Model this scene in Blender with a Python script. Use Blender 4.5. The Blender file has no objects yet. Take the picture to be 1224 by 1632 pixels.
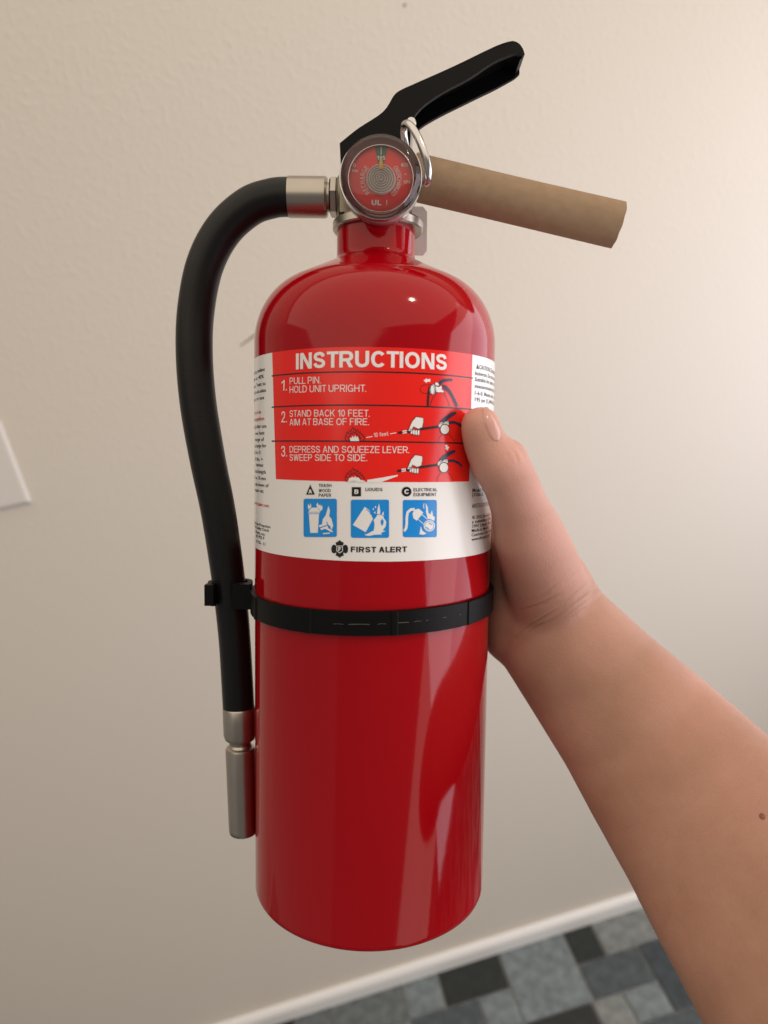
import bpy, bmesh, math, random, os
import numpy as np
from mathutils import Vector, Matrix
from mathutils.geometry import tessellate_polygon

random.seed(7)
scene = bpy.context.scene
COL = scene.collection

# ------------------------------------------------------------------ camera
PITCH, ROLL, YAW = math.radians(21.0), math.radians(-10.914), math.radians(-7.135)
CAM_Z, WALL_Y = 1.377, 1.026
FPX, CX, CY = 1150.0, 612.0, 816.0          # focal length and centre in pixels of the 1224 x 1632 photograph
def _rot():
    p, r, y = PITCH, ROLL, YAW
    rx = Matrix(((1,0,0),(0,math.cos(p),-math.sin(p)),(0,math.sin(p),math.cos(p))))
    rz = Matrix(((math.cos(r),-math.sin(r),0),(math.sin(r),math.cos(r),0),(0,0,1)))
    ry = Matrix(((math.cos(y),0,math.sin(y)),(0,1,0),(-math.sin(y),0,math.cos(y))))
    return rz @ rx @ ry
RM = _rot()
ROOM = Matrix(((1,0,0),(0,0,1),(0,-1,0))) @ RM.transposed()      # camera axes (right, down, forward) -> world
CAMLOC = Vector((0, 0, CAM_Z))
def at(x, y, d):
    """world point seen at photograph pixel (x, y) at depth d metres"""
    return CAMLOC + ROOM @ Vector(((x-CX)/FPX*d, (y-CY)/FPX*d, d))
cam = bpy.data.cameras.new("camera")
camo = bpy.data.objects.new("camera", cam); COL.objects.link(camo)
cm = ROOM @ Matrix(((1,0,0),(0,-1,0),(0,0,-1)))
camo.matrix_world = Matrix.Translation(CAMLOC) @ cm.to_4x4()
cam.sensor_fit = 'HORIZONTAL'; cam.sensor_width = 36.0; cam.lens = 36.0*FPX/1224.0
cam.clip_start = 0.01; cam.clip_end = 50
cam.dof.use_dof = True; cam.dof.focus_distance = 0.31; cam.dof.aperture_fstop = 10.5
scene.camera = camo

# ------------------------------------------------------------------ light
world = bpy.data.worlds.new("World"); scene.world = world; world.use_nodes = True
wb = world.node_tree.nodes['Background']
wb.inputs[0].default_value = (1.0, 0.93, 0.87, 1); wb.inputs[1].default_value = 0.145
def area(name, loc, target, sx, sy, power, col):
    l = bpy.data.lights.new(name, 'AREA'); l.shape = 'RECTANGLE'; l.size = sx; l.size_y = sy
    l.energy = power; l.color = col
    o = bpy.data.objects.new(name, l); COL.objects.link(o)
    o.location = loc
    o.rotation_euler = (Vector(target)-Vector(loc)).to_track_quat('-Z', 'Z').to_euler()
    return o
area("window_light", (1.12, 0.30, 1.05), (0.0, 0.62, 1.05), 0.92, 2.05, 11.0, (0.86, 0.87, 1.0))
area("room_bounce_fill", (0.66, -0.14, 1.05), (0.0, 0.35, 1.05), 0.34, 2.05, 1.9, (1.0, 0.87, 0.76))  # added panel standing in for the lit room mirrored in the tank
area("left_wall_fill", (-1.40, 0.0, 1.15), (0.0, 0.35, 1.15), 2.0, 2.1, 0.9, (1.0, 0.90, 0.82))  # weak panel added in place of a lit wall on the left
area("ceiling_bounce_fill", (0.60, -0.75, 2.65), (0.60, -0.74, 0.0), 6.0, 3.4, 50.0, (1.0, 0.855, 0.68))  # soft panel added for light bounced off the ceiling, not a fixture
lp = bpy.data.lights.new("ceiling_lamp", 'POINT'); lp.energy = 7.5; lp.color = (1.0, 0.84, 0.66); lp.shadow_soft_size = 0.05
lo = bpy.data.objects.new("ceiling_lamp", lp); COL.objects.link(lo); lo.location = (0.85, -0.25, 2.4)
scene.view_settings.view_transform = 'Standard'; scene.view_settings.look = 'None'
scene.view_settings.exposure = 0.42; scene.view_settings.gamma = 1.0
scene.cycles.max_bounces = 8; scene.cycles.transparent_max_bounces = 12
scene.cycles.use_denoising = True

# ------------------------------------------------------------------ materials
def mat(name, col, rough=0.5, metal=0.0, coat=0.0, spec=0.5, sss=0.0, bump=None, var=0.0, varscale=30, coat_rough=0.05):
    m = bpy.data.materials.new(name); m.use_nodes = True
    nt = m.node_tree; b = nt.nodes['Principled BSDF']
    b.inputs['Base Color'].default_value = (*col, 1); b.inputs['Roughness'].default_value = rough
    b.inputs['Metallic'].default_value = metal; b.inputs['Specular IOR Level'].default_value = spec
    b.inputs['Coat Weight'].default_value = coat; b.inputs['Coat Roughness'].default_value = coat_rough
    if sss:
        b.inputs['Subsurface Weight'].default_value = sss
        b.inputs['Subsurface Radius'].default_value = (1.0, 0.35, 0.2); b.inputs['Subsurface Scale'].default_value = 0.004
    tc = nt.nodes.new('ShaderNodeTexCoord')
    if var:
        n = nt.nodes.new('ShaderNodeTexNoise'); n.inputs['Scale'].default_value = varscale; n.inputs['Detail'].default_value = 6
        nt.links.new(tc.outputs['Object'], n.inputs['Vector'])
        mx = nt.nodes.new('ShaderNodeMix'); mx.data_type = 'RGBA'
        mx.inputs[6].default_value = (*[c*(1-var) for c in col], 1); mx.inputs[7].default_value = (*[min(1, c*(1+var)) for c in col], 1)
        nt.links.new(n.outputs['Fac'], mx.inputs[0]); nt.links.new(mx.outputs[2], b.inputs['Base Color'])
    if bump:
        sc, st, dist = bump
        n = nt.nodes.new('ShaderNodeTexNoise'); n.inputs['Scale'].default_value = sc; n.inputs['Detail'].default_value = 3
        nt.links.new(tc.outputs['Object'], n.inputs['Vector'])
        bp = nt.nodes.new('ShaderNodeBump'); bp.inputs['Strength'].default_value = st; bp.inputs['Distance'].default_value = dist
        nt.links.new(n.outputs['Fac'], bp.inputs['Height']); nt.links.new(bp.outputs['Normal'], b.inputs['Normal'])
    return m
M = {}
M['red'] = mat('red_enamel', (0.35, 0.0004, 0.005), 0.08, spec=0.33, bump=(130, 0.05, 0.0004))
M['white'] = mat('label_white', (0.84, 0.835, 0.83), 0.2)
M['panel'] = mat('label_red', (0.84, 0.016, 0.010), 0.16)
M['red2'] = mat('label_red_ink', (0.62, 0.02, 0.03), 0.22)
M['black'] = mat('label_black', (0.012, 0.012, 0.013), 0.22)
M['ink'] = mat('label_ink', (0.035, 0.016, 0.016), 0.22)
M['navy'] = mat('label_navy', (0.018, 0.03, 0.075), 0.22)
M['blue'] = mat('label_blue', (0.010, 0.27, 0.76), 0.22)
M['paleblue'] = mat('label_pale_blue', (0.03, 0.29, 0.68), 0.22)
M['plastic'] = mat('black_plastic', (0.0035, 0.0035, 0.0036), 0.5, spec=0.14, bump=(900, 0.12, 0.0003))
M['rubber'] = mat('black_rubber', (0.005, 0.0048, 0.0048), 0.38, spec=0.3, bump=(500, 0.10, 0.0004))
M['steel'] = mat('brushed_nickel', (0.44, 0.40, 0.35), 0.30, metal=1.0, var=0.12, varscale=90)
M['valve'] = mat('cast_metal', (0.30, 0.265, 0.21), 0.42, metal=1.0, var=0.15, varscale=120, bump=(700, 0.15, 0.0003))
M['scuff'] = mat('scuff_grey', (0.16, 0.15, 0.145), 0.6)
M['hub'] = mat('hub_plastic', (0.50, 0.46, 0.43), 0.15)
M['case'] = mat('gauge_case_plastic', (0.34, 0.20, 0.20), 0.14, coat=0.5)
M['chrome'] = mat('chrome', (0.60, 0.585, 0.57), 0.2, metal=1.0)
M['kraft'] = mat('kraft_paper', (0.335, 0.235, 0.15), 0.85, spec=0.15, var=0.17, varscale=210, bump=(420, 0.25, 0.0006))
M['tab'] = mat('pale_plastic', (0.75, 0.68, 0.68), 0.5); M['tab'].node_tree.nodes['Principled BSDF'].inputs['Alpha'].default_value = 0.6
M['dialred'] = mat('dial_red', (0.62, 0.02, 0.018), 0.4)
M['dialgreen'] = mat('dial_green', (0.02, 0.09, 0.05), 0.4)
M['dialwhite'] = mat('dial_white', (0.62, 0.58, 0.55), 0.4)
M['yellow'] = mat('needle_yellow', (0.66, 0.36, 0.03), 0.4)
M['plum'] = mat('gauge_case', (0.26, 0.085, 0.095), 0.12, coat=0.6)
M['trim'] = mat('baseboard_paint', (0.80, 0.79, 0.77), 0.35)
M['plate'] = mat('plate_plastic', (0.74, 0.70, 0.65), 0.35)
M['scratch'] = mat('wall_scratch', (0.16, 0.11, 0.085), 0.8)
M['grout'] = mat('grout', (0.30, 0.30, 0.29), 0.85, var=0.2, varscale=40, bump=(300, 0.3, 0.001))
def clear_mat():
    m = bpy.data.materials.new('clear_plastic'); m.use_nodes = True
    nt = m.node_tree; out = nt.nodes['Material Output']; nt.nodes.remove(nt.nodes['Principled BSDF'])
    tr = nt.nodes.new('ShaderNodeBsdfTransparent'); gl = nt.nodes.new('ShaderNodeBsdfGlossy'); gl.inputs['Roughness'].default_value = 0.04
    fr = nt.nodes.new('ShaderNodeFresnel'); fr.inputs['IOR'].default_value = 1.5
    mx = nt.nodes.new('ShaderNodeMixShader'); tr.inputs[0].default_value = (0.93, 0.91, 0.90, 1)
    nt.links.new(fr.outputs[0], mx.inputs[0]); nt.links.new(tr.outputs[0], mx.inputs[1]); nt.links.new(gl.outputs[0], mx.inputs[2])
    nt.links.new(mx.outputs[0], out.inputs['Surface'])
    return m
M['clear'] = clear_mat()
def wall_mat():
    m = mat('wall_paint', (0.70, 0.642, 0.562), 0.5, spec=0.3)
    nt = m.node_tree; b = nt.nodes['Principled BSDF']; tc = nt.nodes.new('ShaderNodeTexCoord')
    n1 = nt.nodes.new('ShaderNodeTexNoise'); n1.inputs['Scale'].default_value = 122; n1.inputs['Detail'].default_value = 2.5
    n2 = nt.nodes.new('ShaderNodeTexNoise'); n2.inputs['Scale'].default_value = 7; n2.inputs['Detail'].default_value = 2
    rp = nt.nodes.new('ShaderNodeValToRGB'); rp.color_ramp.elements[0].position = 0.48; rp.color_ramp.elements[1].position = 0.72
    mul = nt.nodes.new('ShaderNodeMath'); mul.operation = 'MULTIPLY'
    add = nt.nodes.new('ShaderNodeMath'); add.operation = 'MULTIPLY_ADD'; add.inputs[1].default_value = 0.9
    bp = nt.nodes.new('ShaderNodeBump'); bp.inputs['Strength'].default_value = 0.24; bp.inputs['Distance'].default_value = 0.0013
    for n in (n1, n2): nt.links.new(tc.outputs['Object'], n.inputs['Vector'])
    nt.links.new(n1.outputs['Fac'], rp.inputs[0]); nt.links.new(rp.outputs[0], add.inputs[0]); nt.links.new(n2.outputs['Fac'], add.inputs[2])
    sx = nt.nodes.new('ShaderNodeSeparateXYZ'); nt.links.new(tc.outputs['Object'], sx.inputs[0])
    mr = nt.nodes.new('ShaderNodeMapRange'); mr.inputs['From Min'].default_value = 0.75; mr.inputs['From Max'].default_value = 1.55   # the sprayed texture thins out lower down
    mr.inputs['To Min'].default_value = 0.06; mr.inputs['To Max'].default_value = 0.28
    nt.links.new(sx.outputs['Z'], mr.inputs['Value']); nt.links.new(mr.outputs[0], bp.inputs['Strength'])
    nt.links.new(add.outputs[0], bp.inputs['Height']); nt.links.new(bp.outputs['Normal'], b.inputs['Normal'])
    return m
M['wall'] = wall_mat()
def tile_mat(name, c):
    m = mat(name, c, 0.42, var=0.8, varscale=48, bump=(120, 0.35, 0.0015))
    return m
TILE = {k: tile_mat('slate_'+k, c) for k, c in dict(dark=(0.016, 0.021, 0.021), slate=(0.062, 0.078, 0.087), blue=(0.040, 0.053, 0.063), mid=(0.112, 0.132, 0.136), light=(0.160, 0.190, 0.200), warm=(0.185, 0.200, 0.195)).items()}
def skin_mat():
    m = mat('skin', (0.50, 0.27, 0.175), 0.55, spec=0.28, sss=0.2)
    nt = m.node_tree; b = nt.nodes['Principled BSDF']; tc = nt.nodes.new('ShaderNodeTexCoord')
    at_ = nt.nodes.new('ShaderNodeAttribute'); at_.attribute_name = 'flush'
    n = nt.nodes.new('ShaderNodeTexNoise'); n.inputs['Scale'].default_value = 60; n.inputs['Detail'].default_value = 9; n.inputs['Roughness'].default_value = 0.68
    nt.links.new(tc.outputs['Object'], n.inputs['Vector'])
    mx = nt.nodes.new('ShaderNodeMix'); mx.data_type = 'RGBA'
    mx.inputs[6].default_value = (0.29, 0.145, 0.095, 1); mx.inputs[7].default_value = (0.43, 0.25, 0.175, 1)
    nt.links.new(n.outputs['Fac'], mx.inputs[0])
    m2 = nt.nodes.new('ShaderNodeMix'); m2.data_type = 'RGBA'; m2.inputs[7].default_value = (0.63, 0.335, 0.27, 1)
    nt.links.new(mx.outputs[2], m2.inputs[6]); nt.links.new(at_.outputs['Fac'], m2.inputs[0])
    nt.links.new(m2.outputs[2], b.inputs['Base Color'])
    v = nt.nodes.new('ShaderNodeTexVoronoi'); v.inputs['Scale'].default_value = 1200
    n2 = nt.nodes.new('ShaderNodeTexNoise'); n2.inputs['Scale'].default_value = 300; n2.inputs['Detail'].default_value = 4
    for q in (v, n2): nt.links.new(tc.outputs['Object'], q.inputs['Vector'])
    ad = nt.nodes.new('ShaderNodeMath'); ad.operation = 'ADD'
    nt.links.new(v.outputs['Distance'], ad.inputs[0]); nt.links.new(n2.outputs['Fac'], ad.inputs[1])
    bp = nt.nodes.new('ShaderNodeBump'); bp.inputs['Strength'].default_value = 0.17; bp.inputs['Distance'].default_value = 0.0005
    nt.links.new(ad.outputs[0], bp.inputs['Height']); nt.links.new(bp.outputs['Normal'], b.inputs['Normal'])
    return m
M['skin'] = skin_mat()
M['nail'] = mat('nail', (0.58, 0.31, 0.255), 0.22, spec=0.5, sss=0.1)
M['mole'] = mat('mole', (0.22, 0.07, 0.04), 0.5)

# ------------------------------------------------------------------ helpers
def link(name, me, m, parent=None, smooth=True, mats=None):
    for x in (mats or [m]): me.materials.append(x)
    if smooth:
        for p in me.polygons: p.use_smooth = True
    o = bpy.data.objects.new(name, me); COL.objects.link(o)
    if parent is not None: o.parent = parent
    return o
def from_bm(name, bm, m, parent=None, smooth=True, sharp=None):
    bmesh.ops.recalc_face_normals(bm, faces=bm.faces)
    me = bpy.data.meshes.new(name); bm.to_mesh(me); bm.free()
    o = link(name, me, m, parent, smooth)
    if smooth and sharp is not None: me.set_sharp_from_angle(angle=math.radians(sharp))
    return o
def bevel(bm, w, seg=2, ang=35):
    es = [e for e in bm.edges if len(e.link_faces) == 2 and e.calc_face_angle(0) > math.radians(ang)]
    bmesh.ops.bevel(bm, geom=es, offset=w, segments=seg, affect='EDGES', profile=0.5, clamp_overlap=True)
def lathe(bm, prof, n=96, axis='Z', c=(0,0,0), closed=False):
    """prof: (radius, height); axis Z up, or Y with height along +y, or X"""
    rings = []
    for r, h in prof:
        ring = []
        for i in range(n):
            a = 2*math.pi*i/n; x, y = r*math.cos(a), r*math.sin(a)
            p = {'Z': (x, y, h), 'Y': (x, h, y), 'X': (h, x, y)}[axis]
            ring.append(bm.verts.new((p[0]+c[0], p[1]+c[1], p[2]+c[2])))
        rings.append(ring)
    for a, b in zip(rings, rings[1:]):
        for i in range(n): bm.faces.new((a[i], a[(i+1) % n], b[(i+1) % n], b[i]))
    if closed:
        a, b = rings[-1], rings[0]
        for i in range(n): bm.faces.new((a[i], a[(i+1) % n], b[(i+1) % n], b[i]))
    else:
        for ring in (rings[0], rings[-1]):
            bm.faces.new(ring)
    return rings
def spline(pts, n):
    P = [Vector(p) for p in pts]; P = [P[0]*2-P[1]] + P + [P[-1]*2-P[-2]]
    out = []
    for i in range(1, len(P)-2):
        for k in range(n):
            t = k/n; a, b, c, d = P[i-1], P[i], P[i+1], P[i+2]
            out.append(0.5*((2*b)+(c-a)*t+(2*a-5*b+4*c-d)*t*t+(3*b-a-3*c+d)*t**3))
    out.append(P[-2].copy()); return out
def catmull(pts, n=5):
    return [(p.x, p.y) for p in spline([(x, y, 0) for x, y in pts], n)]
def tube(bm, pts, radii, n=24, closed=False):
    up = Vector((0.1, 1, 0.05)).normalized(); rings = []
    N = len(pts)
    for i, p in enumerate(pts):
        t = ((pts[(i+1) % N]-pts[i-1]) if closed else (pts[min(i+1, N-1)]-pts[max(i-1, 0)])).normalized()
        s = t.cross(up).normalized(); u = s.cross(t).normalized(); up = u
        r = radii[i] if hasattr(radii, '__len__') else radii
        rings.append([bm.verts.new(p + s*r*math.cos(2*math.pi*k/n) + u*r*math.sin(2*math.pi*k/n)) for k in range(n)])
    prs = list(zip(rings, rings[1:])) + ([(rings[-1], rings[0])] if closed else [])
    for a, b in prs:
        for k in range(n): bm.faces.new((a[k], a[(k+1) % n], b[(k+1) % n], b[k]))
    if not closed: bm.faces.new(rings[0][::-1]); bm.faces.new(rings[-1])
def box(bm, lo, hi):
    vs = [bm.verts.new((x, y, z)) for x in (lo[0], hi[0]) for y in (lo[1], hi[1]) for z in (lo[2], hi[2])]
    for f in ((0,1,3,2),(4,6,7,5),(0,4,5,1),(2,3,7,6),(0,2,6,4),(1,5,7,3)): bm.faces.new([vs[i] for i in f])
def prism(bm, poly, y0, y1):
    """extrude an (x, z) outline from y0 to y1"""
    a = [bm.verts.new((x, y0, z)) for x, z in poly]; b = [bm.verts.new((x, y1, z)) for x, z in poly]
    n = len(poly); bm.faces.new(a); bm.faces.new(b[::-1])
    for i in range(n): bm.faces.new((a[i], b[i], b[(i+1) % n], a[(i+1) % n]))
def tag(o, label=None, cat=None, group=None, kind=None):
    if label: o['label'] = label
    if cat: o['category'] = cat
    if group: o['group'] = group
    if kind: o['kind'] = kind
    return o
def stroke2(pts, w, closed):
    P = [np.array(p, float) for p in pts]; n = len(P); Lf = []; Rt = []
    for i in range(n):
        a = P[i-1] if (closed or i > 0) else P[i]; c = P[(i+1) % n] if (closed or i < n-1) else P[i]
        d1 = P[i]-a; d2 = c-P[i]
        if np.hypot(*d1) < 1e-6: d1 = d2
        if np.hypot(*d2) < 1e-6: d2 = d1
        d1 = d1/np.hypot(*d1); d2 = d2/np.hypot(*d2)
        n1 = np.array((-d1[1], d1[0])); n2 = np.array((-d2[1], d2[0])); mvec = n1+n2; ln = np.hypot(*mvec)
        mvec = n1 if ln < 0.5 else mvec/ln
        k = w/2/max(0.6, abs(mvec@n1)); Lf.append(P[i]+mvec*k); Rt.append(P[i]-mvec*k)
    V = np.array(Lf+Rt); F = [(i, (i+1) % n, n+(i+1) % n, n+i) for i in range(n if closed else n-1)]
    return (V, F)


mm = 0.001

# ------------------------------------------------------------------ setting: wall, baseboard, floor
bm = bmesh.new(); box(bm, (-2.6, WALL_Y, -0.02), (2.6, WALL_Y+0.12, 2.7))
wall = from_bm('wall', bm, M['wall'], smooth=False); tag(wall, 'beige painted wall with orange peel texture', None, None, 'structure')
def wall_pt(x, y, off=0.0):
    d = ROOM @ Vector(((x-CX)/FPX, (y-CY)/FPX, 1)); t = (WALL_Y-off)/d.y
    return CAMLOC + d*t
bm = bmesh.new()
a, b = wall_pt(383, 551), wall_pt(412, 530); dv = (b-a).normalized(); nv = Vector((-dv.z, 0, dv.x))*0.0011
q = [a-nv*0.7, a+dv*0.012-nv, b-nv, b+nv, a+dv*0.012+nv*0.8, a+nv*0.5]
f0 = [bm.verts.new((p.x, WALL_Y-0.0004, p.z)) for p in q]; f1 = [bm.verts.new((p.x, WALL_Y+0.002, p.z)) for p in q]
bm.faces.new(f0); bm.faces.new(f1[::-1])
for i in range(6): bm.faces.new((f0[i], f1[i], f1[(i+1) % 6], f0[(i+1) % 6]))
from_bm('scratch', bm, M['scratch'], wall, smooth=False)
bm = bmesh.new(); p = wall_pt(645, 8)
bmesh.ops.create_icosphere(bm, subdivisions=2, radius=0.0017, matrix=Matrix.Translation((p.x, WALL_Y, p.z)))
from_bm('nail_hole', bm, M['scratch'], wall)

BB_T, BB_H = 0.013, 0.034
prof = [(0, 0), (BB_T, 0), (BB_T, BB_H-0.011), (BB_T-0.0022, BB_H-0.005), (BB_T-0.0058, BB_H-0.001), (BB_T-0.009, BB_H), (0, BB_H)]
bm = bmesh.new()
A = [bm.verts.new((-2.6, WALL_Y-y, z)) for y, z in prof]; Bv = [bm.verts.new((2.6, WALL_Y-y, z)) for y, z in prof]
bm.faces.new(A); bm.faces.new(Bv[::-1])
for i in range(len(prof)): bm.faces.new((A[i], Bv[i], Bv[(i+1) % len(prof)], A[(i+1) % len(prof)]))
base = from_bm('baseboard', bm, M['trim'], smooth=False); tag(base, 'low white baseboard along the bottom of the wall', None, None, 'structure')

FE = 0.0046                                   # tiles stand this far above the grout bed
bm = bmesh.new(); box(bm, (-2.6, -1.6, -0.10), (2.6, WALL_Y, -FE))
floor = from_bm('floor', bm, M['grout'], smooth=False); tag(floor, 'slate mosaic floor of mixed grey and charcoal tiles', None, None, 'structure')
UX, UY = 0.0725, 0.0725
tile_meshes = {}
def add_tile(x0, x1, y0, y1, kind):
    w, d = round(x1-x0, 4), round(y1-y0, 4); k = (w, d, kind)
    if k not in tile_meshes:
        t = bmesh.new(); g = 0.0016
        box(t, (-w/2+g, -d/2+g, -FE-0.001), (w/2-g, d/2-g, 0.0))
        es = [e for e in t.edges if all(v.co.z > -0.001 for v in e.verts)]
        bmesh.ops.bevel(t, geom=es, offset=0.0012, segments=1, affect='EDGES')
        bmesh.ops.recalc_face_normals(t, faces=t.faces)
        me = bpy.data.meshes.new('tile'); t.to_mesh(me); t.free(); me.materials.append(TILE[kind]); tile_meshes[k] = me
    o = bpy.data.objects.new('tile', tile_meshes[k]); COL.objects.link(o); o.parent = floor
    o.location = ((x0+x1)/2, (y0+y1)/2, random.uniform(-0.0006, 0.0004)); o.rotation_euler.z = math.radians(random.uniform(-0.5, 0.5))
seen = [(-3.25,-2.25,13,14,'mid'),(-2.25,-0.25,13,14,'mid'),(-0.25,0.77,13,14,'light'),(0.77,2.55,13,14,'dark'),(2.55,4.45,12,14,'light'),
        (4.45,5.3,13,14,'dark'),(5.3,7.1,13,14,'warm'),(-0.25,1.63,12,13,'slate'),(1.63,2.55,12,13,'light'),(4.45,6.18,12,13,'slate'),
        (6.18,7.1,11.15,13,'blue'),(2.55,4.35,11.15,12,'dark'),(4.35,5.2,11.15,12,'warm'),(5.2,6.18,11.15,12,'light'),(-2.25,-0.25,12,13,'light'),
        (-4.25,-3.25,13,14,'dark'),(5.2,7.1,10.2,11.15,'slate'),(3.4,5.2,10.2,11.15,'mid'),(1.63,2.55,11.15,12,'mid')]
occ = set()
def cells(x0, x1, y0, y1):
    return {(i, j) for i in range(int(round(x0*4)), int(round(x1*4))) for j in range(int(round(y0*4)), int(round(y1*4)))}
for x0, x1, y0, y1, k in seen:
    occ |= cells(x0, x1, y0, y1); add_tile(x0*UX, x1*UX, y0*UY, y1*UY, k)
xs = [-0.25 - 0.95*i for i in range(10, 0, -1)] + [-0.25, 0.75, 1.65, 2.55, 3.5, 4.45, 5.3, 6.2, 7.1] + [7.1+0.95*i for i in range(1, 8)]
xs = [round(x*4)/4 for x in xs]; ys = [6.25, 7.25, 8.25, 9.25, 10.25, 11.25, 12.0, 13.0, 14.0]
kinds = ['dark', 'slate', 'blue', 'mid', 'light', 'warm', 'mid', 'light', 'slate']
for j in range(len(ys)-2, -1, -1):
    for i in range(len(xs)-1):
        for sx, sy in random.sample([(1,1),(2,1),(1,2),(2,2),(2,1)], 5) + [(1,1)]:
            if i+sx >= len(xs) or j-sy+1 < 0: continue
            c = cells(xs[i], xs[i+sx], ys[j-sy+1], ys[j+1])
            if c & occ: continue
            occ |= c; add_tile(xs[i]*UX, xs[i+sx]*UX, ys[j-sy+1]*UY, ys[j+1]*UY, random.choice(kinds)); break

# beyond the tiles that can be told apart the same mosaic goes on as one sheet
def mosaic_mat():
    m = mat('slate_mosaic', (0.1, 0.11, 0.12), 0.45, bump=(120, 0.3, 0.0015)); nt = m.node_tree; b = nt.nodes['Principled BSDF']; L = nt.links.new
    tc = nt.nodes.new('ShaderNodeTexCoord'); sc = nt.nodes.new('ShaderNodeVectorMath'); sc.operation = 'DIVIDE'; sc.inputs[1].default_value = (0.069, 0.0725, 1)
    L(tc.outputs['Object'], sc.inputs[0])
    fl = nt.nodes.new('ShaderNodeVectorMath'); fl.operation = 'FLOOR'; L(sc.outputs[0], fl.inputs[0])
    fr = nt.nodes.new('ShaderNodeVectorMath'); fr.operation = 'FRACTION'; L(sc.outputs[0], fr.inputs[0])
    wn = nt.nodes.new('ShaderNodeTexWhiteNoise'); wn.noise_dimensions = '2D'; L(fl.outputs[0], wn.inputs['Vector'])
    rp = nt.nodes.new('ShaderNodeValToRGB'); rp.color_ramp.interpolation = 'CONSTANT'
    cs = [(0.016, 0.021, 0.021), (0.058, 0.080, 0.095), (0.038, 0.054, 0.068), (0.110, 0.135, 0.145), (0.155, 0.195, 0.215), (0.185, 0.205, 0.205)]
    while len(rp.color_ramp.elements) < 6: rp.color_ramp.elements.new(0.5)
    for k, c in enumerate(cs): rp.color_ramp.elements[k].position = k/6; rp.color_ramp.elements[k].color = (*c, 1)
    L(wn.outputs['Value'], rp.inputs[0])
    sp = nt.nodes.new('ShaderNodeSeparateXYZ'); L(fr.outputs[0], sp.inputs[0])
    ms_ = []
    for ax_ in ('X', 'Y'):
        q = nt.nodes.new('ShaderNodeMath'); q.operation = 'COMPARE'; q.inputs[1].default_value = 0.5; q.inputs[2].default_value = 0.478; L(sp.outputs[ax_], q.inputs[0]); ms_.append(q)
    mu = nt.nodes.new('ShaderNodeMath'); mu.operation = 'MULTIPLY'; L(ms_[0].outputs[0], mu.inputs[0]); L(ms_[1].outputs[0], mu.inputs[1])
    mx = nt.nodes.new('ShaderNodeMix'); mx.data_type = 'RGBA'; mx.inputs[6].default_value = (0.30, 0.30, 0.29, 1); L(mu.outputs[0], mx.inputs[0]); L(rp.outputs[0], mx.inputs[7])
    L(mx.outputs[2], b.inputs['Base Color']); return m
X0_, X1_, Y0_ = xs[0]*UX, xs[-1]*UX, ys[0]*UY
bm = bmesh.new()
for x0, x1, y0, y1 in ((-2.6, 2.6, -1.6, Y0_-0.001), (-2.6, X0_-0.001, Y0_, WALL_Y-0.013), (X1_+0.001, 2.6, Y0_, WALL_Y-0.013)):
    box(bm, (x0, y0, -FE-0.001), (x1, y1, -0.0005))
o = from_bm('mosaic', bm, mosaic_mat(), floor, smooth=False); o['kind'] = 'stuff'

# wall plate at the left edge
pc = wall_pt(50.5, 799)
bm = bmesh.new(); W_, H_ = 0.075, 0.118
box(bm, (pc.x-W_, WALL_Y-0.0065, pc.z), (pc.x, WALL_Y-0.0002, pc.z+H_))
es = [e for e in bm.edges if all(v.co.y < WALL_Y-0.005 for v in e.verts)]
bmesh.ops.bevel(bm, geom=es, offset=0.0055, segments=3, affect='EDGES', profile=0.6)
plate = from_bm('wall_plate', bm, M['plate'], smooth=False); plate.data.transform(Matrix.Translation((-pc.x, -WALL_Y, -pc.z))); plate.location = (pc.x, WALL_Y, pc.z)
tag(plate, 'white plastic wall plate cut off by the left edge of the photo', 'wall plate')

# ------------------------------------------------------------------ fire extinguisher
ax, ay = 0.081, 0.012
upv = Vector((math.sin(ay), -math.cos(ay)*math.cos(ax), -math.cos(ay)*math.sin(ax)))
fwv = Vector((0, 0, 1)); fwv = (fwv - upv*fwv.dot(upv)).normalized(); rtv = fwv.cross(upv)
L2C = Matrix((rtv, fwv, upv)).transposed()             # extinguisher axes -> camera axes
EO = CAMLOC + ROOM @ Vector((-0.007294, 0.186728, 0.34893))
ER = (ROOM @ L2C).to_4x4(); EM = Matrix.Translation(EO) @ ER
ext = bpy.data.objects.new('fire_extinguisher', None); COL.objects.link(ext); ext.empty_display_size = 0.05
EM = EM @ Matrix.Translation((0, 0, 0.011)); ext.matrix_world = EM
ZB = 11.0                                               # the empty sits at the base of the tank: z of parts is measured from here
tag(ext, 'glossy red fire extinguisher with instruction label and black hose, gripped in a hand', 'fire extinguisher')
bpy.context.view_layer.update()
def place(o):                                           # parts are modelled in millimetres of the tank frame
    o.data.transform(Matrix.Scale(mm, 4) @ Matrix.Translation((0, 0, -ZB))); return o
def part(name, bm, m, parent=None, smooth=True, sharp=None):
    return place(from_bm(name, bm, m, parent or ext, smooth, sharp))
R = 54.0

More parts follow.
